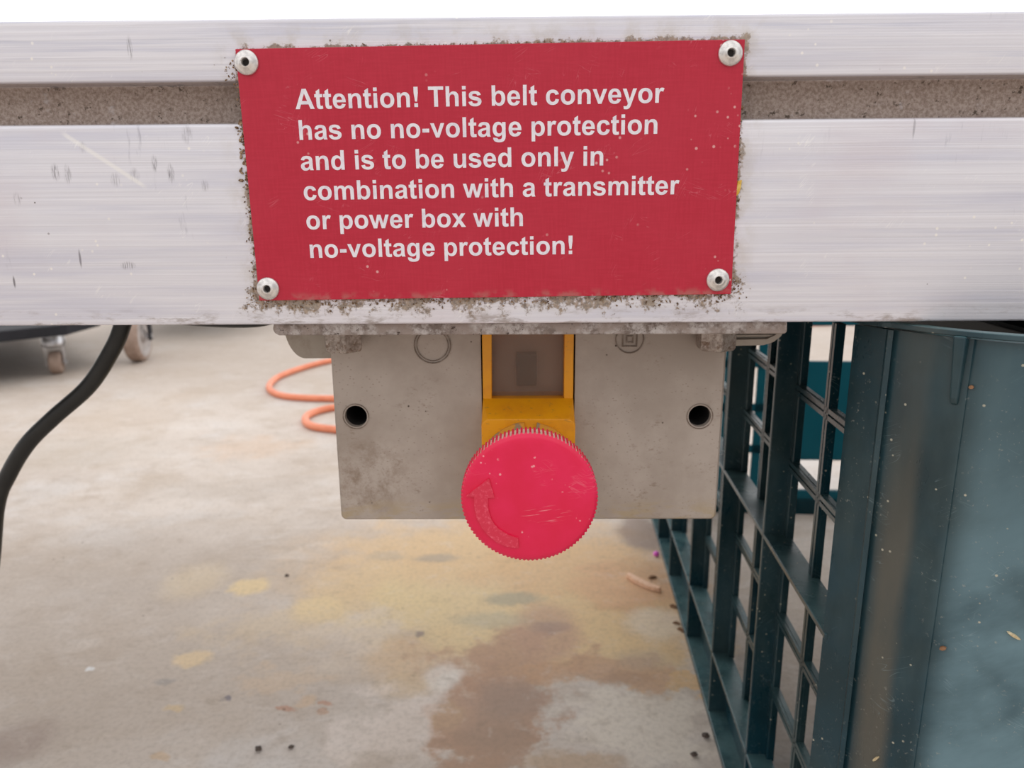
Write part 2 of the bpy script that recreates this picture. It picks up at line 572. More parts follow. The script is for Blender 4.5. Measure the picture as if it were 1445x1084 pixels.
def mat_crate():
    nt = NT('teal_crate_plastic', rough=0.42, spec=0.5)
    o = nt.obj
    g = nt.noise(o, 16, 4, 0.6)
    c = nt.mix(nt.ramp(g, 0.35, 0.7), lin(14, 44, 50), lin(20, 58, 70))
    # dust film: rubbed patches, streaky
    f = nt.noise(nt.scaled(o, (24, 24, 9)), 1.0, 6, 0.62)
    x, y, z = nt.sep(o)
    dust = nt.math('MULTIPLY', nt.ramp(f, 0.42, 0.68), 0.18)
    # pale scuffed film on the flat of the near panel, rubbed in slanting strokes
    fm = nt.n('ShaderNodeMapping')
    nt.put(fm.inputs['Vector'], o)
    fm.inputs['Rotation'].default_value = (0, 0.75, 0)
    fs_ = nt.noise(nt.scaled(fm.outputs[0], (16, 16, 46)), 1.0, 5, 0.65)
    zone = nt.math('MULTIPLY', nt.ramp(x, 0.024, 0.034), nt.math('MULTIPLY', nt.ramp(y, 0.02, -0.01), nt.ramp(nt.noise(o, 20, 3), 0.25, 0.5)))
    film = nt.math('MULTIPLY', nt.math('MULTIPLY', zone, nt.ramp(fs_, 0.28, 0.68, 0.45, 0.9)), nt.ramp(nt.math('ADD', z, nt.math('MULTIPLY', fs_, 0.08)), 0.36, 0.26, 0.3, 1.0))  # upward thinning of the film is shade put into the colour
    c = nt.mix(dust, c, lin(110, 126, 122))
    c = nt.mix(film, c, lin(108, 138, 148))
    # floor reflection painted as a brown band down the rounded corner
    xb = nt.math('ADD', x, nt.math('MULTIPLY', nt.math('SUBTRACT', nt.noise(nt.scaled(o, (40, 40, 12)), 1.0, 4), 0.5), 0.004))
    refl_band = nt.math('MULTIPLY', nt.math('MULTIPLY', nt.ramp(xb, 0.0085, 0.0140), nt.ramp(xb, 0.0205, 0.0165)), nt.math('MULTIPLY', nt.ramp(y, -0.008, -0.013), nt.ramp(nt.noise(nt.scaled(o, (60, 60, 14)), 1.0, 5), 0.2, 0.6, 0.35, 1.0)))
    refl_band = nt.math('MULTIPLY', refl_band, nt.ramp(z, 0.31, 0.21, 0.3, 1.0))
    c = nt.mix(nt.math('MULTIPLY', refl_band, 0.72), c, lin(98, 92, 80))
    fleck = nt.math('MULTIPLY', nt.ramp(nt.noise(o, 620, 3, 0.7), 0.62, 0.70), nt.ramp(nt.noise(o, 34, 4), 0.42, 0.62))
    c = nt.mix(nt.math('MULTIPLY', fleck, 0.45), c, lin(160, 160, 150))
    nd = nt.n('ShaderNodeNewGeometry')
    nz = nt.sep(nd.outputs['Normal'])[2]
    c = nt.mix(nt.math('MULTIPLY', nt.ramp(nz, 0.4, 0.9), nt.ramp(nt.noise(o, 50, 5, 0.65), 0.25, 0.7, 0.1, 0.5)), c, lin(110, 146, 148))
    sp = nt.math('MULTIPLY', nt.ramp(nt.voro(o, 240), 0.14, 0.07), nt.ramp(nt.noise(o, 60, 3), 0.5, 0.6))
    c = nt.mix(sp, c, lin(176, 172, 154))
    for a, s, sd in ((0.8, 620, 2.0), (-0.5, 560, 6.0)):
        c = nt.mix(nt.math('MULTIPLY', nt.scratches(o, a, s, sd, 0.02), 0.25), c, lin(150, 172, 176))
    nt.put(nt.bsdf.inputs['Roughness'], nt.math('ADD', nt.ramp(f, 0.4, 0.7, 0.26, 0.42), nt.math('MULTIPLY', film, 0.2)))
    return nt.color(c)


def mat_crate_thin():
    nt = NT('thin_teal_plastic', rough=0.45)
    g = nt.noise(nt.obj, 16, 4, 0.6)
    nt.color(nt.mix(nt.ramp(g, 0.35, 0.7), lin(26, 84, 98), lin(34, 96, 110)))
    tr_ = nt.n('ShaderNodeBsdfTranslucent')
    tr_.inputs['Color'].default_value = lin(58, 140, 150)
    mx = nt.n('ShaderNodeMixShader')
    mx.inputs[0].default_value = 0.6
    nt.t.links.new(nt.bsdf.outputs[0], mx.inputs[1])
    nt.t.links.new(tr_.outputs[0], mx.inputs[2])
    nt.t.links.new(mx.outputs[0], nt.t.nodes['Material Output'].inputs['Surface'])
    return nt.mat


def mat_floor():
    nt = NT('stained_concrete', rough=0.75, spec=0.3)
    o = nt.obj
    big = nt.noise(o, 3.0, 5, 0.6)
    med = nt.noise(o, 9.0, 5, 0.6, 0.4)
    fine = nt.noise(o, 260, 4, 0.65)
    c = nt.mix(nt.ramp(big, 0.35, 0.68), lin(196, 182, 170), lin(216, 204, 194))
    c = nt.mix(nt.math('MULTIPLY', nt.ramp(med, 0.45, 0.70), 0.6), c, lin(190, 172, 154))
    c = nt.mix(nt.math('MULTIPLY', nt.ramp(nt.noise(nt.vmath('ADD', o, (3.1, 1.7, 0)), 7.0, 5, 0.6), 0.52, 0.68), 0.6), c, lin(216, 210, 206))
    cl1 = nt.noise(nt.scaled(o, (16, 24, 1)), 1.0, 6, 0.68, 0.6)
    c = nt.mix(nt.math('MULTIPLY', nt.ramp(cl1, 0.5, 0.72), 0.5), c, lin(178, 160, 144))
    cl2 = nt.noise(nt.vmath('ADD', nt.scaled(o, (20, 34, 1)), (7.0, 2.0, 0)), 1.0, 6, 0.68, 0.5)
    c = nt.mix(nt.math('MULTIPLY', nt.ramp(cl2, 0.5, 0.7), 0.5), c, lin(222, 214, 208))
    farz = nt.ramp(nt.math('ADD', nt.sep(o)[1], nt.math('MULTIPLY', big, 0.6)), 1.5, 2.0)
    c = nt.mix(nt.math('MULTIPLY', farz, 0.6), c, lin(182, 168, 156))
    warp = nt.vmath('SUBTRACT', nt.noise(o, 15, 5, 0.62, out=1), (0.5, 0.5, 0.5))
    warp2 = nt.vmath('SUBTRACT', nt.noise(o, 60, 4, 0.6, out=1), (0.5, 0.5, 0.5))
    pos = nt.vmath('ADD', o, nt.vmath('ADD', nt.scaled(warp, (0.16, 0.16, 0)), nt.scaled(warp2, (0.035, 0.035, 0))))
    stains = [
        (745, 905, 120, 42, (216, 170, 134), 0.65, 0.45), (850, 870, 80, 40, (214, 170, 128), 0.5, 0.5),
        (690, 815, 260, 95, (228, 192, 146), 0.65, 0.5), (900, 880, 90, 70, (218, 183, 136), 0.5, 0.5),
        # px, py, half width, half height (on the photo), colour, amount, softness
        (170, 800, 190, 55, (180, 165, 152), 0.55, 0.6), (230, 930, 260, 80, (197, 181, 167), 0.4, 0.6),
        (640, 775, 130, 42, (224, 192, 149), 0.75, 0.45), (540, 835, 110, 40, (224, 196, 153), 0.6, 0.5),
        (800, 800, 120, 55, (220, 182, 137), 0.7, 0.45), (650, 870, 150, 45, (227, 205, 158), 0.6, 0.45),
        (930, 850, 70, 55, (198, 154, 117), 0.75, 0.4), (900, 900, 90, 40, (229, 202, 154), 0.5, 0.5),
        (870, 830, 60, 25, (219, 176, 140), 0.6, 0.5),
        (925, 880, 42, 22, (229, 215, 195), 0.6, 0.35),
        (352, 828, 26, 11, (230, 204, 157), 0.8, 0.3), (448, 860, 38, 18, (232, 206, 160), 0.7, 0.35),
        (270, 930, 26, 10, (234, 206, 163), 0.7, 0.3), (275, 820, 40, 22, (220, 199, 167), 0.5, 0.5),
        (400, 880, 90, 22, (220, 198, 167), 0.45, 0.5), (400, 955, 70, 18, (216, 190, 163), 0.5, 0.5),
        (560, 925, 50, 26, (221, 189, 151), 0.5, 0.4), (570, 965, 36, 20, (219, 190, 150), 0.45, 0.4),
        # the big rusty brown spill
        (705, 935, 95, 45, (192, 157, 132), 0.9, 0.28), (690, 1010, 92, 70, (190, 154, 130), 0.9, 0.24),
        (700, 1070, 80, 50, (181, 150, 128), 0.85, 0.24), (770, 890, 48, 40, (196, 160, 137), 0.75, 0.32),
        (850, 945, 95, 26, (200, 161, 130), 0.8, 0.28), (960, 968, 70, 17, (219, 181, 133), 0.8, 0.28),
        (810, 1076, 70, 16, (193, 164, 135), 0.7, 0.28), (630, 1010, 26, 22, (197, 166, 137), 0.6, 0.35),
        (720, 985, 50, 26, (166, 146, 134), 0.6, 0.5), (700, 1030, 46, 30, (169, 145, 128), 0.5, 0.5),
        (775, 885, 26, 10, (167, 144, 132), 0.6, 0.5), (880, 958, 36, 10, (174, 143, 119), 0.5, 0.5),
        # bare paler concrete inside and beside it
        (905, 1030, 95, 50, (238, 227, 212), 0.55, 0.3), (560, 1020, 70, 60, (238, 224, 215), 0.5, 0.35),
        (628, 955, 30, 18, (238, 230, 221), 0.6, 0.35), (500, 905, 60, 30, (228, 214, 199), 0.4, 0.5),
        # grey greenish marks
        (725, 845, 38, 9, (173, 167, 147), 0.7, 0.4), (690, 875, 50, 11, (192, 181, 157), 0.6, 0.5),
        (618, 788, 30, 6, (177, 164, 149), 0.7, 0.5), (545, 785, 28, 6, (187, 172, 153), 0.5, 0.5),
        (591, 897, 7, 4, (135, 123, 123), 0.7, 0.4), (905, 930, 35, 14, (188, 167, 147), 0.5, 0.5),
        (905, 752, 34, 24, (156, 135, 123), 0.8, 0.3), (25, 1048, 48, 26, (168, 149, 139), 0.6, 0.5),
        (402, 1000, 15, 4.5, (190, 147, 125), 0.8, 0.25), (458, 994, 9, 4, (192, 149, 127), 0.8, 0.25),
        (455, 1006, 8, 3.5, (188, 152, 128), 0.7, 0.25), (432, 990, 14, 7, (211, 180, 148), 0.6, 0.35),
        (244, 1000, 12, 5, (216, 189, 149), 0.7, 0.35), (225, 1070, 14, 6, (212, 180, 144), 0.6, 0.35),
        (318, 986, 6, 2.5, (122, 117, 127), 0.8, 0.3), (232, 960, 14, 4, (154, 147, 144), 0.6, 0.4),
        (130, 945, 7, 3, (238, 238, 238), 0.8, 0.3),
        (180, 585, 60, 30, (204, 187, 171), 0.5, 0.6), (360, 630, 60, 14, (214, 185, 160), 0.5, 0.6),
        (90, 640, 120, 20, (191, 179, 166), 0.4, 0.6), (330, 690, 120, 16, (189, 177, 166), 0.4, 0.6),
    ]
    for px, py, hw, hh, rgb, amt, soft in stains:
        cpt = on_floor(px, py)
        rx = (on_floor(px + hw, py) - cpt).length
        ry = (on_floor(px, py - hh) - on_floor(px, py + hh)).length / 2
        small = rx < 0.035
        src = nt.vmath('ADD', o, nt.scaled(warp2, (0.02, 0.02, 0))) if small else pos
        d = nt.vmath('LENGTH', nt.scaled(nt.vmath('SUBTRACT', src, tuple(cpt)), (1 / rx, 1 / ry, 0)))
        f = nt.math('MULTIPLY', nt.ramp(d, 1 + soft, 1 - soft), amt)
        c = nt.mix(f, c, lin(*rgb))
    mott = nt.noise(nt.scaled(o, (46, 60, 1)), 1.0, 6, 0.72, 0.4)
    c = nt.mix(nt.math('MULTIPLY', nt.ramp(mott, 0.52, 0.72), 0.30), c, lin(150, 130, 112))
    c = nt.mix(nt.math('MULTIPLY', nt.ramp(mott, 0.46, 0.28), 0.30), c, lin(226, 214, 204))
    c = nt.mix(nt.math('MULTIPLY', nt.ramp(fine, 0.42, 0.7), 0.22), c, lin(136, 122, 110))
    sp = nt.math('MULTIPLY', nt.ramp(nt.voro(o, 70), 0.11, 0.05), nt.ramp(nt.noise(o, 13, 3), 0.55, 0.63))
    c = nt.mix(nt.math('MULTIPLY', sp, 0.7), c, lin(104, 84, 72))
    nt.bump(nt.math('ADD', fine, nt.math('MULTIPLY', med, 2.0)), 0.15, 0.002)
    return nt.color(c)


def mat_lettering():
    nt = NT('engraved_white_core', rough=0.5)
    g = nt.noise(nt.obj, 500, 3)
    return nt.color(nt.mix(nt.ramp(g, 0.4, 0.7), lin(236, 232, 238), lin(222, 216, 226)))


def mat_window():
    nt = NT('smoky_window_plastic', rough=0.3)
    nt.bsdf.inputs['Alpha'].default_value = 0.3
    g = nt.noise(nt.obj, 120, 3)
    return nt.color(nt.mix(nt.ramp(g, 0.4, 0.7), lin(150, 128, 114), lin(138, 116, 102)))


M = dict(
    rail=mat_rail(), plate=mat_red_plate(), letter=mat_lettering(), crust=mat_dirty_metal(), box=mat_grey_box(),
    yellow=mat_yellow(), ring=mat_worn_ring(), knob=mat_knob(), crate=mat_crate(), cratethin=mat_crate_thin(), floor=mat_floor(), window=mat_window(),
    rivet=mat_plain('rivet_aluminium', (226, 222, 218), 0.32, 0.8, (196, 192, 190), 500),
    bolt=mat_bolt(),
    ear=mat_plain('olive_grey_plastic', (164, 154, 142), 0.55, 0, (148, 136, 122), 130, 0.45, 0.7),
    boxrim=mat_plain('grimy_grey_plastic', (104, 88, 76), 0.6, 0, (146, 132, 120), 300),
    dark=mat_plain('cavity_shade', (26, 22, 22), 0.8, 0, (40, 34, 32), 300),
    arrow=mat_plain('rubbed_red_arrow', (214, 40, 72), 0.5, 0, (234, 88, 112), 700, 0.48, 0.72),
    contact=mat_plain('dark_contact_block', (46, 40, 34), 0.7, 0, (64, 56, 46), 400),
    cable=mat_plain('black_rubber', (22, 23, 22), 0.42, 0, (34, 35, 33), 40),
    hose=mat_plain('orange_hose', (240, 148, 112), 0.5, 0, (230, 134, 98), 30),
    deck=mat_plain('dark_blue_deck', (24, 24, 30), 0.8, 0, (32, 32, 38), 20),
    zinc=mat_plain('zinc_steel', (200, 200, 204), 0.28, 0.9, (180, 178, 176), 80),
    tyre=mat_plain('grey_brown_tyre', (148, 126, 112), 0.7, 0, (164, 142, 128), 60),
    hub=mat_plain('grey_wheel_hub', (170, 162, 158), 0.5, 0, (184, 176, 172), 60),
    belt=mat_plain('dark_belt', (46, 48, 48), 0.7, 0, (60, 60, 58), 30),
    tub=mat_plain('black_filler', (20, 21, 22), 0.5, 0, (28, 28, 28), 30),  # for the black filler added inside the crate
    wood=mat_plain('pale_wood', (238, 198, 168), 0.7, 0, (222, 178, 146), 300),
    pink=mat_plain('pink_plastic', (240, 112, 222), 0.4, 0, (226, 92, 206), 80),
    leaf=mat_plain('dry_yellow_leaf', (206, 160, 48), 0.6, 0, (226, 196, 110), 500),
    brownleaf=mat_plain('dry_brown_leaf', (118, 84, 58), 0.8, 0, (146, 108, 78), 300),
    pebble=mat_plain('dark_pebble', (74, 64, 58), 0.8, 0, (100, 86, 78), 300),
    soil=mat_plain('dry_soil', (98, 74, 52), 0.9, 0, (162, 138, 110), 900, 0.42, 0.6),
    straw=mat_plain('straw', (214, 198, 164), 0.7, 0, (190, 170, 130), 400),
)

# ------------------------------------------------------------------ floor
fl = MB().add([(-9, -4, 0), (9, -4, 0), (9, 14, 0), (-9, 14, 0)], [(0, 1, 2, 3)]).build('floor', M['floor'])
tag(fl, 'beige stained concrete yard floor', 'floor', kind='structure')

# ------------------------------------------------------------------ conveyor
conv = thing('belt_conveyor', 'belt conveyor with a slotted aluminium side rail across the top', 'conveyor',
             Matrix.Translation((0, RAIL_D, 0)) @ Matrix.Rotation(RAIL_YAW, 4, 'Z'))
ZB, ZT, G0, G1 = -0.0399, 0.0571, 0.0260, 0.0389
L0, L1 = -1.25, 1.15


def arc(cy, cz, r, a0, a1, n=5):
    return [(cy + r * math.cos(math.radians(a0 + (a1 - a0) * i / n)), cz + r * math.sin(math.radians(a0 + (a1 - a0) * i / n))) for i in range(n + 1)]


def rail_profile(mirror=None):
    r = 0.0008
    p = []
    p += arc(r, ZB + r, r, 270, 180)                      # lower front edge
    p += arc(0.0013, G0 - 0.0013, 0.0013, 180, 90)        # lower lip of the slot
    p += [(0.0095, G0), (0.0098, G0 + 0.0005), (0.0098, G1 - 0.0006), (0.0094, G1)]
    p += arc(0.0006, G1 + 0.0006, 0.0006, 270, 180)
    p += arc(r, ZT - r, r, 180, 90)
    p += [(0.028, ZT), (0.028, ZB)]
    return p


OFF = Matrix.Translation((0, 0, CAM_H))
rail = MB().prism(rail_profile(), L0, L1, 'x').build('side_rail', M['rail'], conv, smooth=0.5, matrix=OFF)
rear = [(0.35 - a, b) for a, b in rail_profile()]
MB().prism(rear, L0, L1, 'x').build('side_rail', M['rail'], conv, smooth=0.5, matrix=OFF)
MB().box(L0 + 0.02, L1 - 0.02, 0.028, 0.322, -0.030, -0.026).build('slider_bed', M['belt'], conv, matrix=OFF)
MB().prism(rrect(L0 + 0.01, L1 - 0.01, 0.004, 0.050, 0.02, 8), 0.034, 0.316, 'y').build('belt', M['belt'], conv, smooth=0.5, matrix=OFF)
for sx in (L0 + 0.08, L1 - 0.12):
    for sy in (0.030, 0.290):
        MB().box(sx, sx + 0.04, sy, sy + 0.03, 0, CAM_H - 0.030).build('support_leg', M['crust'], conv, bevel=0.002)

# ------------------------------------------------------------------ warning sign
SIGN_M = RAIL_M @ Matrix.Translation((SIGN_C[0], 0, SIGN_C[1])) @ Matrix.Rotation(-SIGN_R, 4, 'Y')
sign = thing('warning_sign', 'red warning plate with white lettering riveted to the aluminium rail', 'sign', SIGN_M)
hw, hh = SIGN_W / 2, SIGN_H / 2
MB().box(-hw, hw, -0.0014, 0.0, -hh, hh).build('sign_plate', M['plate'], sign, bevel=0.00018, seg=2)

# bold sans-serif letters, drawn as outlines on a 1000-unit em: advance, loops
GL = {
    'A': (722, ['M718,0 L561,0 L498,163 L212,163 L153,0 L0,0 L279,716 L432,716 Z', 'M452,284 L353,550 L256,284 Z']),
    'T': (611, ['M234,0 L379,0 L379,595 L591,595 L591,716 L21,716 L21,595 L234,595 Z']),
    '!': (333, ['M130,196 L88,500 L88,716 L245,716 L245,500 L205,196 Z', '+M97,0 L234,0 L234,137 L97,137 Z']),
    'i': (278, ['M72,0 L209,0 L209,519 L72,519 Z', '+M72,589 L209,589 L209,716 L72,716 Z']),
    'l': (278, ['M72,0 L209,0 L209,716 L72,716 Z']),
    'h': (611, ['M66,0 L66,716 L203,716 L203,453 C245,505 295,531 357,531 C480,531 545,455 545,325 L545,0 L408,0 L408,285 C408,385 382,426 313,426 C240,426 203,375 203,265 L203,0 Z']),
    'n': (611, ['M66,0 L66,519 L193,519 L193,443 C235,502 290,531 360,531 C480,531 545,455 545,322 L545,0 L408,0 L408,270 C408,380 385,426 317,426 C240,426 203,370 203,235 L203,0 Z']),
    'm': (889, ['M62,0 L62,519 L188,519 L188,448 C225,503 280,531 343,531 C410,531 458,503 486,447 C525,503 575,531 640,531 C760,531 823,455 823,332 L823,0 L686,0 L686,297 C686,385 665,426 603,426 C540,426 511,370 511,255 L511,0 L374,0 L374,285 C374,390 355,426 292,426 C228,426 199,370 199,255 L199,0 Z']),
    'u': (611, ['M540,519 L403,519 L403,275 C403,145 380,93 298,93 C225,93 203,135 203,235 L203,519 L66,519 L66,190 C66,60 135,-12 250,-12 C320,-12 375,20 413,77 L413,0 L540,0 Z']),
    'a': (556, ['M174,361 L50,383 C75,480 145,531 268,531 C430,531 492,470 492,335 L490,170 C490,85 498,50 523,0 L387,0 C378,22 375,35 370,52 C322,8 270,-12 212,-12 C105,-12 36,50 36,142 C36,235 100,275 225,302 C300,317 330,325 358,337 C360,395 340,423 262,423 C210,423 188,405 174,361 Z',
                'M357,251 C330,241 310,237 258,226 C200,214 173,195 173,155 C173,115 205,85 250,85 C305,85 345,120 354,165 C357,185 357,210 357,251 Z']),
    'b': (611, ['M66,0 L66,716 L203,716 L203,458 C240,505 285,531 345,531 C480,531 572,430 572,263 C572,95 475,-12 345,-12 C285,-12 230,18 193,76 L193,0 Z',
                'M202,271 C202,375 245,427 318,427 C390,427 432,370 432,258 C432,140 390,94 322,94 C245,94 202,160 202,271 Z']),
    'p': (611, ['M68,519 L196,519 L196,443 C232,500 290,531 352,531 C480,531 573,425 573,262 C573,95 478,-12 352,-12 C295,-12 250,10 205,62 L205,-198 L68,-198 Z',
                'M203,268 C203,375 245,425 318,425 C388,425 432,370 432,258 C432,145 390,95 322,95 C250,95 203,150 203,268 Z']),
    'c': (556, ['M524,366 L389,341 C380,395 345,420 290,420 C225,420 180,375 180,268 C180,150 225,99 292,99 C350,99 385,130 397,203 L531,180 C505,55 425,-12 286,-12 C140,-12 40,90 40,259 C40,430 140,531 290,531 C415,531 495,475 524,366 Z']),
    'e': (556, ['M372,165 L509,142 C475,40 395,-12 280,-12 C120,-12 34,90 34,257 C34,425 130,531 270,531 C430,531 525,420 520,216 L176,216 C178,135 220,92 283,92 C328,92 357,115 372,165 Z',
                'M380,304 C378,385 335,424 280,424 C220,424 178,380 178,304 Z']),
    'g': (611, ['M59,-34 L216,-53 C222,-85 240,-101 285,-101 C345,-101 372,-80 385,-45 C392,-25 393,5 393,78 C350,22 310,0 250,0 C110,0 39,120 39,262 C39,430 125,531 250,531 C315,531 365,505 402,446 L402,519 L531,519 L531,53 C531,-110 490,-210 290,-210 C125,-210 58,-150 58,-60 Z',
                'M181,270 C181,160 225,110 284,110 C350,110 395,160 395,264 C395,372 350,425 286,425 C225,425 181,378 181,270 Z']),
    'o': (611, ['M40,267 C40,430 145,531 305,531 C465,531 571,425 571,261 C571,95 465,-12 306,-12 C150,-12 40,90 40,267 Z',
                'M181,259 C181,155 230,100 306,100 C380,100 430,155 430,260 C430,365 380,419 306,419 C230,419 181,365 181,259 Z']),
    'r': (389, ['M203,0 L66,0 L66,519 L193,519 L193,445 C230,508 265,531 310,531 C340,531 370,522 399,506 L356,387 C335,401 315,408 295,408 C225,408 203,345 203,160 Z']),
    's': (556, ['M23,148 L161,169 C170,115 205,90 270,90 C335,90 372,108 372,145 C372,168 355,182 318,190 C110,232 42,270 42,378 C42,470 120,531 255,531 C400,531 470,480 492,390 L362,366 C350,408 320,430 260,430 C200,430 170,415 170,387 C170,355 205,345 330,318 C460,290 512,245 512,160 C512,60 420,-12 270,-12 C125,-12 45,50 23,148 Z']),
    't': (333, ['M310,519 L310,409 L216,409 L216,200 C216,120 220,100 255,100 C270,100 290,104 310,111 L322,5 C290,-8 255,-12 215,-12 C110,-12 78,40 78,160 L78,409 L15,409 L15,519 L78,519 L78,622 L216,702 L216,519 Z']),
    'v': (556, ['M217,0 L8,519 L152,519 L250,254 L278,165 L306,254 L406,519 L547,519 L341,0 Z']),
    'w': (778, ['M165,0 L1,519 L134,519 L231,179 L320,519 L453,519 L539,179 L638,519 L773,519 L607,0 L475,0 L386,332 L299,0 Z']),
    'x': (556, ['M8,0 L195,267 L16,519 L183,519 L275,376 L372,519 L533,519 L357,273 L549,0 L381,0 L275,160 L169,0 Z']),
    'y': (556, ['M13,519 L159,519 L283,151 L404,519 L546,519 L363,20 L330,-70 C295,-165 250,-210 155,-210 C120,-210 90,-207 68,-200 L56,-93 C80,-98 105,-101 128,-101 C180,-101 205,-70 216,2 Z']),
    '-': (333, ['M40,190 L300,190 L300,327 L40,327 Z']),
    ' ': (278, []),
}
GL['d'] = (611, [])
for lp in GL['b'][1]:
    toks = []
    for tk in lp.split():
        if ',' in tk:
            head = tk[0] if tk[0].isalpha() else ''
            a, b = tk.lstrip('MLC').split(',')
            toks.append('%s%g,%s' % (head, 611 - float(a), b))
        else:
            toks.append(tk)
    GL['d'][1].append(' '.join(toks))


def flatten(path, n=9):
    pts, mode, ctrl = [], 'M', []
    for tk in path.split():
        if tk == 'Z':
            break
        if tk[0] in 'MLC':
            mode = tk[0]
            tk = tk[1:]
            ctrl = []
        p = tuple(float(q) for q in tk.split(','))
        if mode in 'ML':
            pts.append(p)
        else:
            ctrl.append(p)
            if len(ctrl) == 3:
                p0 = pts[-1]
                for i in range(1, n + 1):
                    t = i / n
                    pts.append(tuple((1 - t) ** 3 * p0[k] + 3 * t * (1 - t) ** 2 * ctrl[0][k] + 3 * t * t * (1 - t) * ctrl[1][k] + t ** 3 * ctrl[2][k] for k in (0, 1)))
                ctrl = []
    out = [pts[0]]
    for p in pts[1:]:
        if math.hypot(p[0] - out[-1][0], p[1] - out[-1][1]) > 1e-6:
            out.append(p)
    if math.hypot(out[0][0] - out[-1][0], out[0][1] - out[-1][1]) < 1e-6:
        out.pop()
    return out


LINES = [('Attention! This belt conveyor', -62.34, 55.36, 21.5), ('has no no-voltage protection', -61.83, 53.48, 12.1),
         ('and is to be used only in', -62.11, 36.29, 2.62), ('combination with a transmitter', -61.89, 61.21, -6.83),
         ('or power box with', -61.77, 10.03, -16.26), ('no-voltage protection!', -61.35, 26.45, -25.64)]


def ink(text):
    """ink extent of a line in em units"""
    x, lo, hi = 0.0, 1e9, -1e9
    for ch in text:
        for lp in GL[ch][1]:
            for p in flatten(lp.lstrip('+')):
                lo, hi = min(lo, x + p[0]), max(hi, x + p[0])
        x += GL[ch][0]
    return lo, hi


for text, xa, xb, base in LINES:
    lo, hi = ink(text)
    k = (xb - xa) / (hi - lo) / 1000
    mb = MB()
    x = 0.0
    for ch in text:
        adv, loops = GL[ch]
        polys = []
        for lp in loops:
            pts = [(xa / 1000 + (x + p[0] - lo) * k, base / 1000 + p[1] * k) for p in flatten(lp.lstrip('+'))]
            if lp.startswith('+') or not polys:
                polys.append([pts, []])
            else:
                polys[-1][1].append(pts)
        for outer, holes in polys:
            mb.prism(outer, -0.00147, -0.00138, 'y', holes)
        x += adv
    mb.build('lettering', M['letter'], sign)

for rx, rz in ((-0.07672, 0.03563), (0.07558, 0.0357), (0.07517, -0.03489), (-0.07654, -0.03568)):
    prof = [(0.0038, -0.0014), (0.00385, -0.0018), (0.0036, -0.0022), (0.0028, -0.0026), (0.0021, -0.0028), (0.0019, -0.0031),
            (0.0014, -0.0032), (0.00115, -0.0029), (0.00105, -0.0014)]
    rv = MB().lathe(prof, 40, 'y', close=False).build('rivet', M['rivet'], sign, smooth=0.9, matrix=Matrix.Translation((rx, 0, rz)))
    MB().lathe([(0.00106, -0.0016), (0.0003, -0.00155)], 20, 'y').build('mandrel_hole_shade', M['dark'], rv)

# ------------------------------------------------------------------ mounting plate under the rail
mp = thing('mounting_plate', 'dirt-crusted metal plate bolted flat under the aluminium rail', 'bracket', RAIL_M)
pl_poly = [(-0.0812, -0.0441), (-0.0828, -0.0432), (-0.0833, -0.0418), (-0.0828, -0.0400), (0.0951, -0.0400), (0.0953, -0.0436), (0.0946, -0.0443)]
MB().prism(pl_poly, 0.0022, 0.085, 'y').build('base_plate', M['crust'], mp, bevel=0.0004)


def bolt(s, turn):
    mb = MB()
    r = 0.0075
    hexa = lambda rr: [(rr * math.cos(turn + i * math.pi / 3), rr * math.sin(turn + i * math.pi / 3)) for i in range(6)]
    mb.prism(hexa(r), 0.0, -0.0078, 'z')
    a, b = hexa(r), hexa(r * 0.90)
    vs = [(p[0], p[1], -0.0078) for p in a] + [(p[0], p[1], -0.0091) for p in b]
    mb.add(vs, [(i, (i + 1) % 6, (i + 1) % 6 + 6, i + 6) for i in range(6)] + [tuple(range(6, 12))])
    mb.build('bolt_head', M['bolt'], mp, bevel=0.0004, seg=2, matrix=Matrix.Translation((s, 0.0205, -0.0441)))


bolt(-0.0634, math.radians(-72))
bolt(0.0757, math.radians(-88))

# ------------------------------------------------------------------ emergency stop box
es = thing('emergency_stop_switch', 'grey stop switch box with red mushroom button hanging under the rail', 'emergency stop', RAIL_M)
BD, BB = 0.0285, 0.088
bx0, bx1, bz0, bz1 = -0.0706, 0.0822, -0.1252, -0.0446
outer = rrect(bx0, bx1, bz0, bz1, 0.0022, 5)
inner = rrect(bx0 + 0.0008, bx1 - 0.0008, bz0 + 0.0008, bz1 - 0.0008, 0.0015, 5)
HL, HR = (-0.0621, -0.0811), (0.0733, -0.0815)
holes = [circle(*HL, 0.0044), circle(*HR, 0.0044), [(-0.0123, -0.1175), (0.0241, -0.1175), (0.0241, -0.0462), (-0.0123, -0.0462)]]
hb = MB()
loops = [inner] + holes
flat = [p for l in loops for p in l]
tris = tessellate_polygon([[Vector((p[0], p[1], 0)) for p in l] for l in loops])
hb.add([(p[0], BD, p[1]) for p in flat], [tuple(t) for t in tris])
n = len(outer)
hb.add([(p[0], BD, p[1]) for p in inner] + [(p[0], BD + 0.0008, p[1]) for p in outer] + [(p[0], BB, p[1]) for p in outer],
       [(i, (i + 1) % n, (i + 1) % n + n, i + n) for i in range(n)] + [(i + n, (i + 1) % n + n, (i + 1) % n + 2 * n, i + 2 * n) for i in range(n)]
       + [tuple(range(2 * n, 3 * n))])
for h, dep in zip(holes, (0.045, 0.045, 0.012)):
    m = len(h)
    hb.add([(p[0], BD, p[1]) for p in h] + [(p[0], BD + dep, p[1]) for p in h], [(i, (i + 1) % m, (i + 1) % m + m, i + m) for i in range(m)] + [tuple(range(m, 2 * m))])
housing = hb.build('housing', M['box'], es, smooth=0.6)
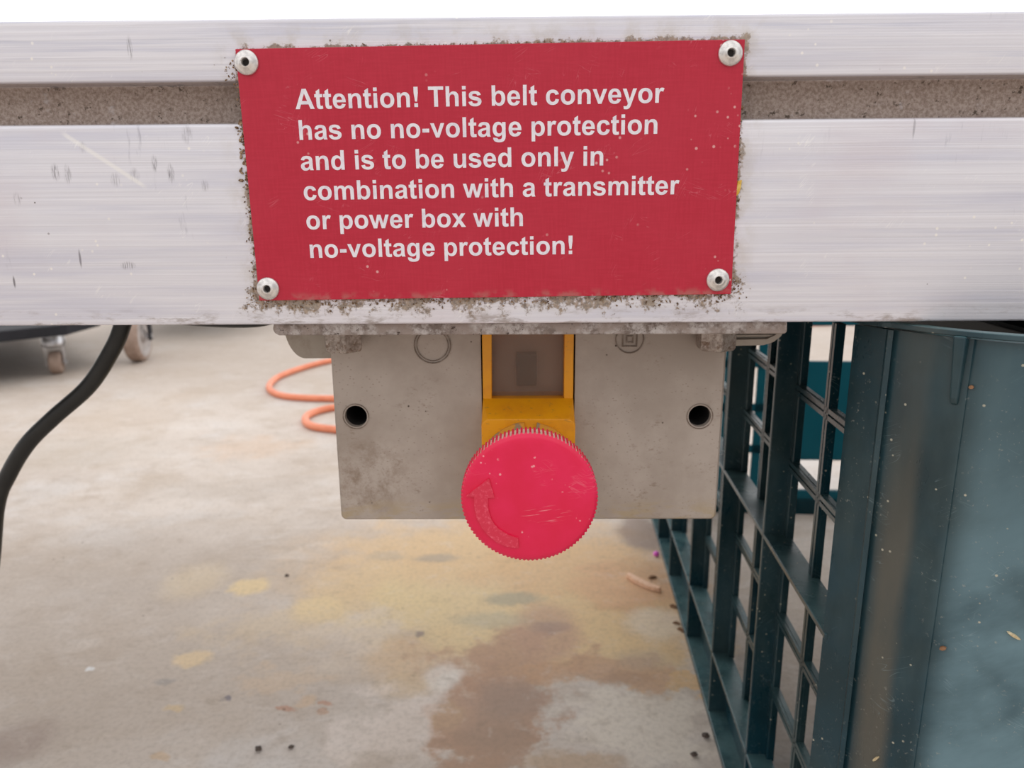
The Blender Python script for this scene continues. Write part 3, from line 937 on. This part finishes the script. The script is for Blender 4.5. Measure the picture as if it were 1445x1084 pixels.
for c in (HL, HR):
    MB().lathe([(0.00435, BD + 0.0025), (0.00435, BD + 0.044), (0.002, BD + 0.0441)], 32, 'y', c=(c[0], 0, c[1]), close=False).build('screw_hole_shade', M['dark'], housing, smooth=0.6)  # near-black lining added: shade of the hole put into its colour
    ring = MB().prism(circle(*c, 0.0052), BD - 0.0003, BD + 0.0005, 'y', [circle(*c, 0.0049)])
    ring.build('screw_hole_rim', M['boxrim'], housing, smooth=0.6)
er = MB()
for ra, rb in ((0.0072, 0.0068), (0.0062, 0.0059)):
    er.prism(circle(-0.0309, -0.0527, ra, 56), BD - 0.0004, BD + 0.0003, 'y', [circle(-0.0309, -0.0527, rb, 56)])
tag(er.build('embossed_ring', M['boxrim'], housing, smooth=0.6), 'embossed double ring')
sym = MB().prism(circle(0.0449, -0.0507, 0.0055, 56), BD - 0.0005, BD + 0.0003, 'y', [circle(0.0449, -0.0507, 0.0051, 56)])
for a in (0.0029, 0.0014):
    q = lambda b: [(0.0449 - b, -0.0507 - b), (0.0449 + b, -0.0507 - b), (0.0449 + b, -0.0507 + b), (0.0449 - b, -0.0507 + b)]
    sym.prism(q(a), BD - 0.0005, BD + 0.0003, 'y', [q(a - 0.00045)])
tag(sym.build('double_square_symbol', M['boxrim'], housing), 'embossed double square in a circle')

# mounting ears either side
ear = [(-0.0690, -0.0446), (-0.0690, -0.0585)] + [(-0.0815 + 0.0 - 0.0078 * math.sin(a), -0.0446 - 0.0139 * math.cos(a)) for a in [i * math.pi / 2 / 10 for i in range(11)]]
MB().prism(ear, 0.0325, 0.075, 'y').build('mounting_ear', M['ear'], es, bevel=0.0004, smooth=0.5)
ear2 = [(0.0815, -0.0446), (0.0815, -0.0543), (0.0975, -0.0540), (0.1012, -0.0528), (0.1040, -0.0505), (0.1053, -0.0475), (0.1056, -0.0446)]
e2 = MB()
e2.prism(ear2, 0.0345, 0.075, 'y')
lip = [(0.0815, -0.0517), (0.0815, -0.0543), (0.0975, -0.0540), (0.1012, -0.0528), (0.1040, -0.0505), (0.1053, -0.0475), (0.1056, -0.0446),
       (0.1040, -0.0446), (0.1034, -0.0478), (0.1016, -0.0500), (0.0985, -0.0515)]
e2.prism(lip, 0.0322, 0.0345, 'y')
for zz in (-0.0470, -0.0488, -0.0505):
    e2.box(0.0815, 0.1015, 0.0334, 0.0346, zz - 0.00045, zz + 0.00045)
e2.build('mounting_ear', M['ear'], es, bevel=0.00025)

# yellow collar with sight window
YC = (-0.0117 + 0.0234) / 2
yb = MB()
f0 = 0.0272
yb.box(-0.0117, -0.0083, f0, 0.040, -0.0760, -0.0464)
yb.box(0.0198, 0.0234, f0, 0.040, -0.0760, -0.0464)
yb.box(-0.0083, 0.0198, f0, 0.040, -0.0480, -0.0464)
# hood: sloping top, upright face with clipped upper corners
hx0, hx1 = -0.0119, 0.0236
prof_back = [(-0.0117, -0.1170), (0.0234, -0.1170), (0.0234, -0.0737), (-0.0117, -0.0737)]
face = [(hx0, -0.1170), (hx1, -0.1170), (hx1, -0.0815), (hx1 - 0.0006, -0.0802), (hx1 - 0.0024, -0.0789), (hx0 + 0.0024, -0.0789), (hx0 + 0.0006, -0.0802), (hx0, -0.0815)]
vs = [(p[0], 0.0160, p[1]) for p in face] + [(p[0], f0, p[1]) for p in prof_back]
yb.add(vs, [tuple(range(8)), (2, 1, 9, 10), (2, 10, 3), (3, 10, 4), (4, 10, 11, 5), (5, 11, 6), (6, 11, 7), (7, 11, 8, 0), (0, 8, 9, 1)])
yb.box(-0.0117, 0.0234, f0, 0.040, -0.1170, -0.0737)
collar = yb.build('yellow_collar', M['yellow'], es, bevel=0.0003, seg=2)
MB().box(-0.0083, 0.0198, 0.0315, 0.0325, -0.0737, -0.0480).build('sight_window', M['window'], collar)
MB().box(-0.0083, 0.0198, 0.0385, 0.0395, -0.0737, -0.0480).build('window_backing', mat_plain('window_backing', (172, 146, 128), 0.7), collar)
MB().box(0.0013, 0.0094, 0.0327, 0.0383, -0.0700, -0.0572).build('contact_block', M['contact'], collar, bevel=0.0005)
cr = MB()
for a0, a1 in ((95, 440),):
    N = 60
    pts_o = [(KNOB_C[0] + 0.0187 * math.cos(math.radians(a0 + (a1 - a0) * i / N)), KNOB_C[1] + 0.0187 * math.sin(math.radians(a0 + (a1 - a0) * i / N))) for i in range(N + 1)]
    pts_i = [(KNOB_C[0] + 0.0150 * math.cos(math.radians(a1 + (a0 - a1) * i / N)), KNOB_C[1] + 0.0150 * math.sin(math.radians(a1 + (a0 - a1) * i / N))) for i in range(N + 1)]
    cr.prism(pts_o + pts_i, 0.0146, 0.0162, 'y')
tag(cr.build('collar_ring', M['ring'], collar, smooth=0.5), 'worn brownish ring behind the button')

# red mushroom button; knurled skirt
kb = MB()
NT_ = 98
prof = [(0.0140, 0.0150), (0.0140, -0.0030), (0.0205, -0.0060), (0.0230, -0.0072)]
kb.lathe(prof, 98, 'y', close=False)
Rb, Rg, N = 0.02365, 0.02285, NT_ * 4
front = [(-0.0072, 1.0), (-0.0080, 1.0), (-0.0126, 1.0), (-0.0131, 0.5)]
rings = []
rings.append([(0.0230, -0.0072)] * N)
for t, amt in front:
    row = []
    for i in range(N):
        ph = i % 4
        out = ph in (0, 1)
        row.append((Rb if out else Rb - (Rb - Rg) * amt, t))
    rings.append(row)
for r, t in ((0.0231, -0.0134), (0.0225, -0.0140), (0.0218, -0.0143), (0.0200, -0.0145), (0.015, -0.01475), (0.010, -0.0149), (0.005, -0.01498)):
    rings.append([(r, t)] * N)
vs, fs = [], []
for row in rings:
    for i, (r, t) in enumerate(row):
        a = 2 * math.pi * (i + 0.5) / N + 0.6 * ((i % 4 in (1, 2)) - 0.5) * 0.004
        vs.append((r * math.cos(a), t, r * math.sin(a)))
for k in range(len(rings) - 1):
    for i in range(N):
        j = (i + 1) % N
        fs.append((k * N + i, k * N + j, (k + 1) * N + j, (k + 1) * N + i))
fs.append(tuple((len(rings) - 1) * N + i for i in range(N)))
kb.add(vs, fs)
knob = kb.build('push_button', M['knob'], es, smooth=0.7, matrix=Matrix.Translation((KNOB_C[0], 0, KNOB_C[1])))


AR = [(690, 675), (658, 700), (669, 700.6), (669.6, 718), (673, 731), (680, 744), (689, 755), (701, 765), (716, 771), (732, 773), (731, 759),
      (717, 754.5), (705.6, 747.5), (698, 740), (693, 731), (689, 718), (688.5, 702), (698, 702)]
arp = []
for q in AR:
    s, z = on_rail(*q, -0.0150)
    arp.append((s - KNOB_C[0], z - KNOB_C[1]))
tag(MB().prism(arp, -0.01550, -0.0138, 'y').build('rotation_arrow', M['arrow'], knob, bevel=0.00035), 'raised curved arrow on the button face')

# ------------------------------------------------------------------ crumbs of soil round the sign
random.seed(5)
cb = MB()


def crumb(u, w, size):
    bm = bmesh.new()
    bmesh.ops.create_icosphere(bm, subdivisions=1, radius=1)
    off = random.random() * 50
    st = random.uniform(0.6, 1.9)
    an = random.uniform(0, math.pi)
    vs = []
    for v in bm.verts:
        p = v.co * (1 + 0.5 * mnoise.noise(v.co * 1.7 + Vector((off, 0, 0))))
        p = Vector((p.x * st, p.y * 0.7, p.z / st))
        vs.append(Vector((u, -0.0001 - size * 0.35, w)) + (Matrix.Rotation(an, 3, 'Y') @ p) * size)
    cb.add(vs, [tuple(q.index for q in f.verts) for f in bm.faces])
    bm.free()


for i in range(420):                        # under the plate
    u = random.uniform(-hw, hw)
    dens = 0.5 + 0.5 * mnoise.noise(Vector((u * 60, 3.3, 0)))
    if random.random() < dens + 0.15:
        crumb(u, -hh - abs(random.gauss(0, 0.0017)), random.uniform(0.00012, 0.00045))
for i in range(170):                        # left edge
    w = random.uniform(-hh, 0.030)
    crumb(-hw - abs(random.gauss(0, 0.0011)), w, random.uniform(0.00012, 0.0005) * (1.3 if abs(w - 0.008) < 0.012 else 0.8))
for i in range(60):
    crumb(hw + abs(random.gauss(0, 0.0005)), random.uniform(-0.012, 0.024), random.uniform(0.0001, 0.0004))
for i in range(90):
    crumb(random.uniform(-0.045, 0.03), hh + abs(random.gauss(0, 0.0004)), random.uniform(0.0001, 0.0003))
for cx_, cz_, nn, sp in ((0.0805, -0.0375, 90, 0.0022), (-0.081, -0.0385, 60, 0.0026), (0.071, -0.031, 14, 0.0012), (-0.082, 0.034, 30, 0.0018)):
    for i in range(nn):
        u, w = random.gauss(cx_, sp), random.gauss(cz_, sp)
        if abs(u) > hw or abs(w) > hh:
            crumb(u, w, random.uniform(0.0001, 0.00035))
soil = cb.build('soil_crumbs', M['soil'], matrix=SIGN_M)
tag(soil, 'brown soil crumbs clinging round the edges of the red sign', 'dirt', kind='stuff')

# yellow leaf bit on the right edge of the sign
lf = MB()
lf_pts = [(-0.0016, -0.0030), (-0.0004, -0.0032), (0.0010, -0.0018), (0.0015, 0.0002), (0.0017, 0.0026), (0.0002, 0.0022), (0.0000, 0.0004), (-0.0008, -0.0010)]
lf.prism(lf_pts, -0.0009, 0.0, 'y')
tag(lf.build('leaf_scrap', M['leaf'], bevel=0.0003, matrix=RAIL_M @ Matrix.Translation((0.0738, -0.0002, 0.0046))),
    'tiny curled yellow leaf scrap stuck at right edge of the red sign', 'leaf')

# ------------------------------------------------------------------ cables
cabl = MB().tube([(-0.188, 0.382, 0.334), (-0.195, 0.381, 0.318), (-0.2015, 0.38, 0.2994), (-0.2085, 0.38, 0.287), (-0.2231, 0.38, 0.2682), (-0.2444, 0.38, 0.2509), (-0.2605, 0.38, 0.2365),
                  (-0.2735, 0.38, 0.2191), (-0.2832, 0.38, 0.2006), (-0.300, 0.385, 0.150), (-0.335, 0.39, 0.070), (-0.40, 0.40, 0.016), (-0.50, 0.42, 0.0046), (-0.75, 0.50, 0.0046)], 0.0042, 16)
tag(cabl.build('power_cable', M['cable'], smooth=3), 'thick black cable hanging in an S from under the rail at left', 'cable')
c2 = MB().tube([(-0.20, 0.300, 0.331), (-0.165, 0.300, 0.3205), (-0.135, 0.300, 0.3163), (-0.11, 0.300, 0.3148), (-0.098, 0.302, 0.3160), (-0.090, 0.304, 0.3205), (-0.087, 0.306, 0.331)], 0.0032, 12)
tag(c2.build('thin_cable', M['cable'], smooth=3), 'black cable sagging just below the rail beside the bolted plate', 'cable')

hz = 0.0062
hose_pts = [(1.55, 2.28), (1.15, 2.22), (0.90, 2.19), (0.5, 2.12), (0.1, 1.98), (-0.2, 1.83), (-0.36, 1.745), (-0.4204, 1.7076), (-0.4667, 1.6324), (-0.4955, 1.5427), (-0.4928, 1.4671), (-0.4734, 1.4144),
            (-0.4381, 1.3752), (-0.3927, 1.3583), (-0.3375, 1.3516), (-0.24, 1.346), (-0.19, 1.337), (-0.20, 1.322), (-0.26, 1.308), (-0.3225, 1.2872), (-0.3514, 1.2513), (-0.3521, 1.2123), (-0.3316, 1.175), (-0.2916, 1.1546), (-0.22, 1.135), (-0.12, 1.13)]
tag(MB().tube([(p[0], p[1], hz) for p in hose_pts], hz, 12).build('air_hose', M['hose'], smooth=3), 'orange hose lying in loops on the concrete behind the switch box', 'hose')

# ------------------------------------------------------------------ teal crate
YAWC = -0.0658
CR_M = Matrix.Translation((0.127, 0.270, 0)) @ Matrix.Rotation(YAWC, 4, 'Z')
CR_I = CR_M.inverted()
crate = thing('plastic_crate', 'dark teal ribbed plastic crate on the floor at right', 'crate', CR_M)
CT = 0.3188                                     # rim height


def cl(x, y):
    p = CR_I @ Vector((x, y, 0))
    return (p.x, p.y)


FAR, WID, DEP, TH = 0.565, 0.400, 0.0135, 0.0026
ribs_y = [0.0960, 0.1950, 0.2900, 0.3960, 0.4800]
levels = [0.0505, 0.1872]


def wall_side(x_out, sgn):
    """long wall: fins on the outside, a thin lattice on the inside; sgn +1: inside lies to +x"""
    def bx(mb, a, b, y0, y1, z0, z1):
        mb.box(min(x_out + sgn * a, x_out + sgn * b), max(x_out + sgn * a, x_out + sgn * b), y0, y1, z0, z1)
    for y in ribs_y:
        mb = MB()
        bx(mb, 0, DEP, y - TH / 2, y + TH / 2, 0.004, CT - 0.004)
        bx(mb, DEP - 0.003, DEP + 0.001, y - 0.0055, y + 0.0055, 0.0505, CT - 0.004)
        mb.build('vertical_rib', M['crate'], crate, bevel=0.0005)
    for z in levels:
        mb = MB()
        bx(mb, 0, DEP, 0.0, FAR, z - TH / 2, z + TH / 2)
        mb.build('horizontal_rib', M['crate'], crate, bevel=0.0005)
    mb = MB()
    bx(mb, -0.0005, DEP + 0.004, 0.0, FAR, 0.0, 0.0045)
    mb.build('bottom_flange', M['crate'], crate, bevel=0.0006)
    mb = MB()
    bx(mb, 0.0, DEP, 0.0, FAR, CT - 0.002, CT)
    mb.build('top_flange', M['crate'], crate, bevel=0.0006)
    mb = MB()
    bx(mb, DEP - 0.002, DEP, 0.0, FAR, 0.0045, 0.0505)       # solid skirt
    ys = [0.0] + ribs_y + [FAR]
    for a, b in zip(ys[:-1], ys[1:]):
        ym = (a + b) / 2 + (0.002 if a == 0 else 0)
        for z0, z1 in ((0.0505, 0.1872), (0.1872, CT - 0.010)):
            for q in (-1, 1):                                 # twin fine bars with a groove between
                bx(mb, DEP - 0.0035, DEP + 0.0005, ym + q * 0.0016 - 0.0011, ym + q * 0.0016 + 0.0011, z0, z1)
            bx(mb, DEP - 0.0022, DEP, ym - 0.003, ym + 0.003, z0, z1)
            for k in (1, 2):
                zc = z0 + (z1 - z0) * k / 3
                for q in (-1, 1):
                    bx(mb, DEP - 0.0035, DEP + 0.0005, a, b, zc + q * 0.0016 - 0.0011, zc + q * 0.0016 + 0.0011)
                bx(mb, DEP - 0.0022, DEP, a, b, zc - 0.003, zc + 0.003)
    mb.build('lattice', M['crate'], crate)


wall_side(0.0, 1)
wall_side(WID, -1)
# far end: lattice with a solid handle panel and a hand hole
mb = MB()
y0, y1 = FAR - 0.003, FAR
mb.box(0, WID, FAR - 0.003, FAR + 0.010, 0.0, 0.004)
mb.box(0, WID, y0, y1, 0.0, 0.020)
mb.box(0, WID, y0, y1, CT - 0.016, CT)
mb.box(0, WID, y0 - 0.002, FAR + 0.008, CT - 0.004, CT)
cxm = WID / 2
for za, zb_ in ((0.068, 0.185),):
    mb.box(cxm - 0.042, cxm + 0.042, y0 - 0.001, y1 + 0.001, za, zb_)
mb.box(cxm - 0.042, cxm + 0.042, y0 - 0.001, y1 + 0.001, 0.0, 0.030)
mb.box(cxm - 0.042, cxm + 0.042, y0, y1, 0.226, CT)
for x in [0.010 + 0.0185 * k for k in range(8)] + [WID - 0.010 - 0.0185 * k for k in range(8)] + [cxm - 0.044, cxm + 0.044]:
    mb.box(x - 0.0048, x + 0.0048, y0, y1, 0.0, CT)
for z in (0.025, 0.080, 0.130, 0.182, 0.232, 0.282):
    mb.box(0, cxm - 0.042, y0, y1, z - 0.0046, z + 0.0046)
    mb.box(cxm + 0.042, WID, y0, y1, z - 0.0046, z + 0.0046)
tag(mb.build('end_lattice', M['cratethin'], crate), 'far end wall with handle panel')

# near end: solid rounded corner posts and a panel between them
corner = [cl(0.1272, 0.2720), cl(0.1285, 0.2690), cl(0.1333, 0.2606), cl(0.1332, 0.2592), cl(0.1345, 0.2580), cl(0.1356, 0.2597), cl(0.1395, 0.2535), cl(0.1430, 0.2485), cl(0.1470, 0.2437),
          cl(0.1512, 0.2396), cl(0.15160, 0.23935), cl(0.15195, 0.23945), cl(0.15235, 0.23865), cl(0.1565, 0.2352), cl(0.1625, 0.2313), cl(0.1700, 0.2278), cl(0.1780, 0.2252), cl(0.1875, 0.2234), cl(0.1890, 0.2252), cl(0.1990, 0.2246), cl(0.2005, 0.2222)]
ye = corner[-1][1]
mid_pts = [(0.160, ye), (0.162, ye + 0.002), (WID - 0.162, ye + 0.002), (WID - 0.160, ye)]
mirror = [(WID - p[0], p[1]) for p in reversed(corner)]
out_l = corner + mid_pts + mirror


def inset(pl, d):
    res = []
    for i, p in enumerate(pl):
        a, b = pl[max(i - 1, 0)], pl[min(i + 1, len(pl) - 1)]
        t = Vector((b[0] - a[0], b[1] - a[1])).normalized()
        res.append((p[0] - t.y * d, p[1] + t.x * d))
    return res


# smooth guide line for the inner side (without the small seams)
smooth_l = [p for i, p in enumerate(corner) if i not in (3, 4, 10, 11, 18, 19)]
guide = smooth_l + [(WID - p[0], p[1]) for p in reversed(smooth_l)]
inn = inset(guide, 0.0035)
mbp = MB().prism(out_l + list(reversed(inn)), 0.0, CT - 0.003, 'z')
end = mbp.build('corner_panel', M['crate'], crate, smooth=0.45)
tag(end, 'solid rounded corner panel')
rim_o, rim_i = inset(guide, -0.0032), inset(guide, 0.0012)
MB().prism(rim_o + list(reversed(rim_i)), CT - 0.0019, CT, 'z').build('rim', M['crate'], crate, bevel=0.0006, seg=3, smooth=0.5)
# gusset under the rim
gp, gn = Vector(cl(0.1492, 0.2415)), None
gt = (Vector(cl(0.1512, 0.2396)) - Vector(cl(0.1430, 0.2485))).normalized()
gn = Vector((gt.y, -gt.x))
if gn.y > 0:
    gn = -gn
vs = []
for sft, w in ((0, 0.0022),):
    for side in (-1, 1):
        for dep_, z, wd in ((0.0042, CT - 0.0018, 1.5), (-0.001, CT - 0.0018, 1.5), (-0.001, CT - 0.0262, 0.9), (0.0012, CT - 0.0250, 0.9), (0.0020, CT - 0.0230, 0.9)):
            q = gp + gn * dep_ + gt * side * w * wd * 0.6
            vs.append((q.x, q.y, z))
MB().add(vs, [(0, 1, 2, 3, 4), (9, 8, 7, 6, 5), (0, 5, 6, 1), (1, 6, 7, 2), (2, 7, 8, 3), (3, 8, 9, 4), (4, 9, 5, 0)]).build('gusset_rib', M['crate'], crate, bevel=0.0006, seg=2)

wg = [CR_M @ Vector((p[0], p[1], 0)) for p in guide]


def on_panel(px, py):
    v = ray(px, py)
    for a_, b_ in zip(wg[:-1], wg[1:]):
        ra, rb = a_.x - a_.y * v.x / v.y, b_.x - b_.y * v.x / v.y
        if ra <= 0 <= rb and a_.y > 0.1:
            t = ra / (ra - rb)
            p = a_.lerp(b_, t)
            d = (b_ - a_).normalized()
            return Vector((p.x, p.y, CAM_H + v.z * p.y / v.y)), math.atan2(d.y, d.x)


for px, py, ln_, wd_, tilt, m_, nm, lab, ct_ in ((1430, 896, 0.0024, 0.0005, 0.5, 'straw', 'straw_bit', 'pale straw sliver stuck near right edge of the teal crate panel', 'straw'),
                                                (1331, 914, 0.0012, 0.0007, -0.4, 'brownleaf', 'leaf_crumb', 'tan crumb stuck midway down the teal crate panel beside its seam', 'crumb'),
                                                (1237, 1070, 0.0018, 0.0005, -1.0, 'straw', 'straw_bit', 'short straw stuck low on the rounded teal crate corner', 'straw'),
                                                (1371, 546, 0.0008, 0.0007, 0.3, 'brownleaf', 'leaf_crumb', 'red-brown crumb stuck under the crate rim beside the gusset', 'crumb')):
    hit, az = on_panel(px, py)
    poly = [(-ln_, -wd_ * 0.4), (-ln_ * 0.3, -wd_), (ln_ * 0.7, -wd_ * 0.6), (ln_, wd_ * 0.3), (ln_ * 0.2, wd_), (-ln_ * 0.7, wd_ * 0.7)]
    o_ = MB().prism(poly, -0.0012, 0.0004, 'y').build(nm, M[m_], bevel=0.0002,
                                                     matrix=Matrix.Translation(hit) @ Matrix.Rotation(az, 4, 'Z') @ Matrix.Rotation(tilt, 4, 'Y'))
    tag(o_, lab, ct_)

# black filler added inside the crate, standing in for its shaded interior
tub = thing('dark_filler', 'black filler added inside the teal crate to darken the strip over its rim', 'tub', CR_M)
bo = lambda k: rrect(0.088 + k, 0.372 - k, -0.026 + k, 0.205 - k, 0.02, 6)
tb = MB()
for (k0, z0), (k1, z1) in (((0.012, 0.0), (0.002, 0.300)),):
    a_, b_ = bo(k0), bo(k1)
    n_ = len(a_)
    tb.add([(p[0], p[1], z0) for p in a_] + [(p[0], p[1], z1) for p in b_], [tuple(range(n_))] + [(i, (i + 1) % n_, (i + 1) % n_ + n_, i + n_) for i in range(n_)])
    c_, d_ = bo(k1 + 0.003), bo(k0 + 0.003)
    tb.add([(p[0], p[1], z1) for p in b_] + [(p[0], p[1], z1) for p in c_] + [(p[0], p[1], 0.004) for p in d_],
           [(i, (i + 1) % n_, (i + 1) % n_ + n_, i + n_) for i in range(n_)] + [(i + n_, (i + 1) % n_ + n_, (i + 1) % n_ + 2 * n_, i + 2 * n_) for i in range(n_)] + [tuple(range(2 * n_, 3 * n_))])
tb.build('filler_body', M['tub'], tub, smooth=0.5)
MB().prism(bo(-0.002), 0.296, 0.306, 'z', [bo(0.0055)]).build('rim', M['tub'], tub, bevel=0.001)

# ------------------------------------------------------------------ dolly and trolley behind, at left
dm = Matrix.Translation((-1.18, 1.72, 0))
dolly = thing('equipment_dolly', 'low dark blue dolly on small castors behind the rail at left', 'dolly', dm)
deck = [(-1.46, 1.100), (-0.9625, 1.562), (-0.952, 1.575), (-0.9480, 1.692), (-0.955, 1.71), (-1.40, 2.19), (-1.43, 2.20), (-1.93, 1.73), (-1.93, 1.70), (-1.48, 1.105)]
MB().prism([(p[0] + 1.18, p[1] - 1.72) for p in deck], 0.093, 0.116, 'z').build('deck', M['deck'], dolly, bevel=0.002)
for cx_, cy_, a in ((-1.010, 1.612, 0.35), (-1.41, 2.08, -0.6), (-1.83, 1.71, 0.9), (-1.46, 1.20, 0.2)):
    m = Matrix.Translation((cx_ + 1.18, cy_ - 1.72, 0)) @ Matrix.Rotation(a, 4, 'Z')
    fk = MB()
    fk.lathe([(0.019, 0.093), (0.0225, 0.090), (0.0225, 0.080), (0.0235, 0.078), (0.0235, 0.066), (0.020, 0.062), (0.010, 0.060)], 32, 'z')
    for sx in (-0.019, 0.0165):
        fk.prism([(-0.012, 0.070), (0.012, 0.070), (0.007, 0.018), (-0.007, 0.018)], sx, sx + 0.0018, 'x')
    fk.lathe([(0.004, -0.021), (0.004, 0.021)], 16, 'x', c=(0, 0, 0.026))
    caster = fk.build('caster', M['zinc'], dolly, smooth=0.6, matrix=m)
    MB().lathe([(0.006, -0.0125), (0.021, -0.0125), (0.025, -0.009), (0.0258, 0), (0.025, 0.009), (0.021, 0.0125), (0.006, 0.0125)], 40, 'x', c=(0, 0, 0.0258)).build('wheel', M['tyre'], caster, smooth=0.6)

trm = Matrix.Translation((-0.892, 1.745, 0)) @ Matrix.Rotation(0.16, 4, 'Z')
tr = thing('wheeled_trolley', 'trolley of which one large pale wheel shows behind the black cable', 'trolley', trm)
mW = Matrix.Translation((0, 0, 0.060))
wh = MB().lathe([(0.034, -0.010), (0.040, -0.0165), (0.054, -0.017), (0.059, -0.012), (0.060, 0), (0.059, 0.012), (0.054, 0.017), (0.040, 0.0165), (0.034, 0.010)], 56, 'x', close=True).build('wheel', M['tyre'], tr, smooth=0.5, matrix=mW)
MB().lathe([(0.008, -0.019), (0.014, -0.019), (0.016, -0.013), (0.036, -0.013), (0.041, -0.0178), (0.048, -0.0178), (0.0495, -0.0172)] +
           [(0.0495, 0.0172), (0.048, 0.0178), (0.041, 0.0178), (0.036, 0.013), (0.016, 0.013), (0.014, 0.019), (0.008, 0.019)], 48, 'x').build('hub', M['hub'], wh, smooth=0.5)
MB().lathe([(0.006, -0.034), (0.006, 0.034)], 16, 'x', c=(0, 0, 0.060)).build('axle', M['zinc'], tr, smooth=0.6)
tf = MB()
for sx in (-0.030, 0.030):
    tf.box(sx - 0.003, sx + 0.003, -0.012, 0.90, 0.120, 0.150)
    tf.box(sx - 0.003, sx + 0.003, -0.010, 0.010, 0.050, 0.150)
tf.box(-0.18, 0.18, 0.30, 0.92, 0.150, 0.172)
tf.build('chassis', M['deck'], tr, bevel=0.002)
for sx in (-0.15, 0.15):
    MB().box(sx - 0.012, sx + 0.012, 0.84, 0.87, 0.0, 0.150).build('support_foot', M['deck'], tr, bevel=0.002)

# ------------------------------------------------------------------ small things on the floor
a, b = on_floor(886, 815), on_floor(932, 836)
dirv = (b - a)
ang = math.atan2(dirv.y, dirv.x)
ln = dirv.length
chip = MB()
sec = []
for i, (t, w, lift) in enumerate(((0, 0.0022, 0.004), (0.25, 0.0040, 0.0035), (0.6, 0.0042, 0.0028), (0.85, 0.0034, 0.0030), (1.0, 0.0012, 0.0045))):
    x_ = ln * t
    by = -0.0015 * math.sin(t * 3)
    sec.append([(x_, by - w, 0.0004), (x_, by - w * 0.9, 0.003 + lift * 0.5), (x_, by + w * 0.5, 0.0035 + lift * 0.5), (x_, by + w, 0.0004)])
vs = [p for s in sec for p in s]
fs = [(k * 4 + i, k * 4 + (i + 1) % 4, k * 4 + 4 + (i + 1) % 4, k * 4 + 4 + i) for k in range(4) for i in range(4)] + [(0, 1, 2, 3), (19, 18, 17, 16)]
chip.add(vs, fs)
tag(chip.build('wood_chip', M['wood'], bevel=0.0004, matrix=Matrix.Translation(a) @ Matrix.Rotation(ang, 4, 'Z')), 'pale pinkish wood sliver on the floor beside the crate', 'wood chip')


def lump(name, px, py, r, mat, label, cat, sq=0.6, seed=1.0, rough=0.35, group=None):
    bm = bmesh.new()
    bmesh.ops.create_icosphere(bm, subdivisions=3, radius=1)
    vs = []
    for v in bm.verts:
        p = v.co * (1 + rough * mnoise.noise(v.co * 1.3 + Vector((seed, 0, 0))))
        vs.append((p.x * r, p.y * r * 0.8, p.z * r * sq))
    zmin = min(v[2] for v in vs)
    fs = [tuple(q.index for q in f.verts) for f in bm.faces]
    bm.free()
    o = MB().add(vs, fs).build(name, mat, smooth=1.5, matrix=Matrix.Translation(on_floor(px, py) + Vector((0, 0, -zmin))))
    tag(o, label, cat, group)
    return o


lump('bead', 926, 785, 0.0032, M['pink'], 'small bright pink bead on the floor beside the crate flange', 'bead', 0.9, 2.0, 0.08)
lump('pebble', 365, 1059, 0.0024, M['pebble'], 'blackish speck of gravel at lower left, larger one of the pair', 'pebble', 0.6, 3.0)
lump('pebble', 411, 1056, 0.0018, M['pebble'], 'small dark grit on the concrete just right of the larger blackish speck', 'pebble', 0.6, 5.0)
lump('pebble', 996, 1041, 0.0025, M['pebble'], 'dark crumb on pale concrete near the crate, nearer the brown arm of the stain', 'pebble', 0.7, 7.0)
lump('pebble', 979, 1067, 0.0022, M['pebble'], 'dark crumb near the crate at the bottom edge of the picture', 'pebble', 0.6, 8.0)
lump('pebble', 405, 813, 0.0021, M['pebble'], 'grey grit alone on pale floor below the left edge of the switch box', 'pebble', 0.5, 9.0)


def scrap(px, py, ln, wd, ang, label, mat, name='dry_leaf', cat='leaf'):
    p = on_floor(px, py)
    pts = [(-ln, 0), (-ln * 0.4, wd), (ln * 0.5, wd * 0.8), (ln, 0), (ln * 0.4, -wd * 0.7), (-ln * 0.5, -wd)]
    mb = MB()
    top = [(q[0], q[1], 0.0012 + 0.0014 * math.cos(q[0] / ln * 2.2)) for q in pts]
    bot = [(q[0], q[1], max(0.0001, t[2] - 0.0011)) for q, t in zip(pts, top)]
    mb.add(top + bot, [tuple(range(6)), tuple(reversed(range(6, 12)))] + [(i, (i + 1) % 6, (i + 1) % 6 + 6, i + 6) for i in range(6)])
    tag(mb.build(name, mat, matrix=Matrix.Translation(p) @ Matrix.Rotation(ang, 4, 'Z')), label, cat)


scrap(950, 857, 0.0042, 0.0018, -0.8, 'dry brown leaf bit by the crate flange, uppermost of three', M['brownleaf'])
scrap(955, 881, 0.0040, 0.0012, -0.5, 'dry brown leaf sliver by the crate flange, middle of three', M['brownleaf'])
scrap(960, 890, 0.0042, 0.0017, -1.1, 'dry brown leaf bit by the crate flange, lowest of three', M['brownleaf'])
scrap(921, 816, 0.0050, 0.0022, 0.3, 'grey brown leaf fragment behind the pale wood sliver', M['brownleaf'])
print('scene built', len(bpy.data.objects))
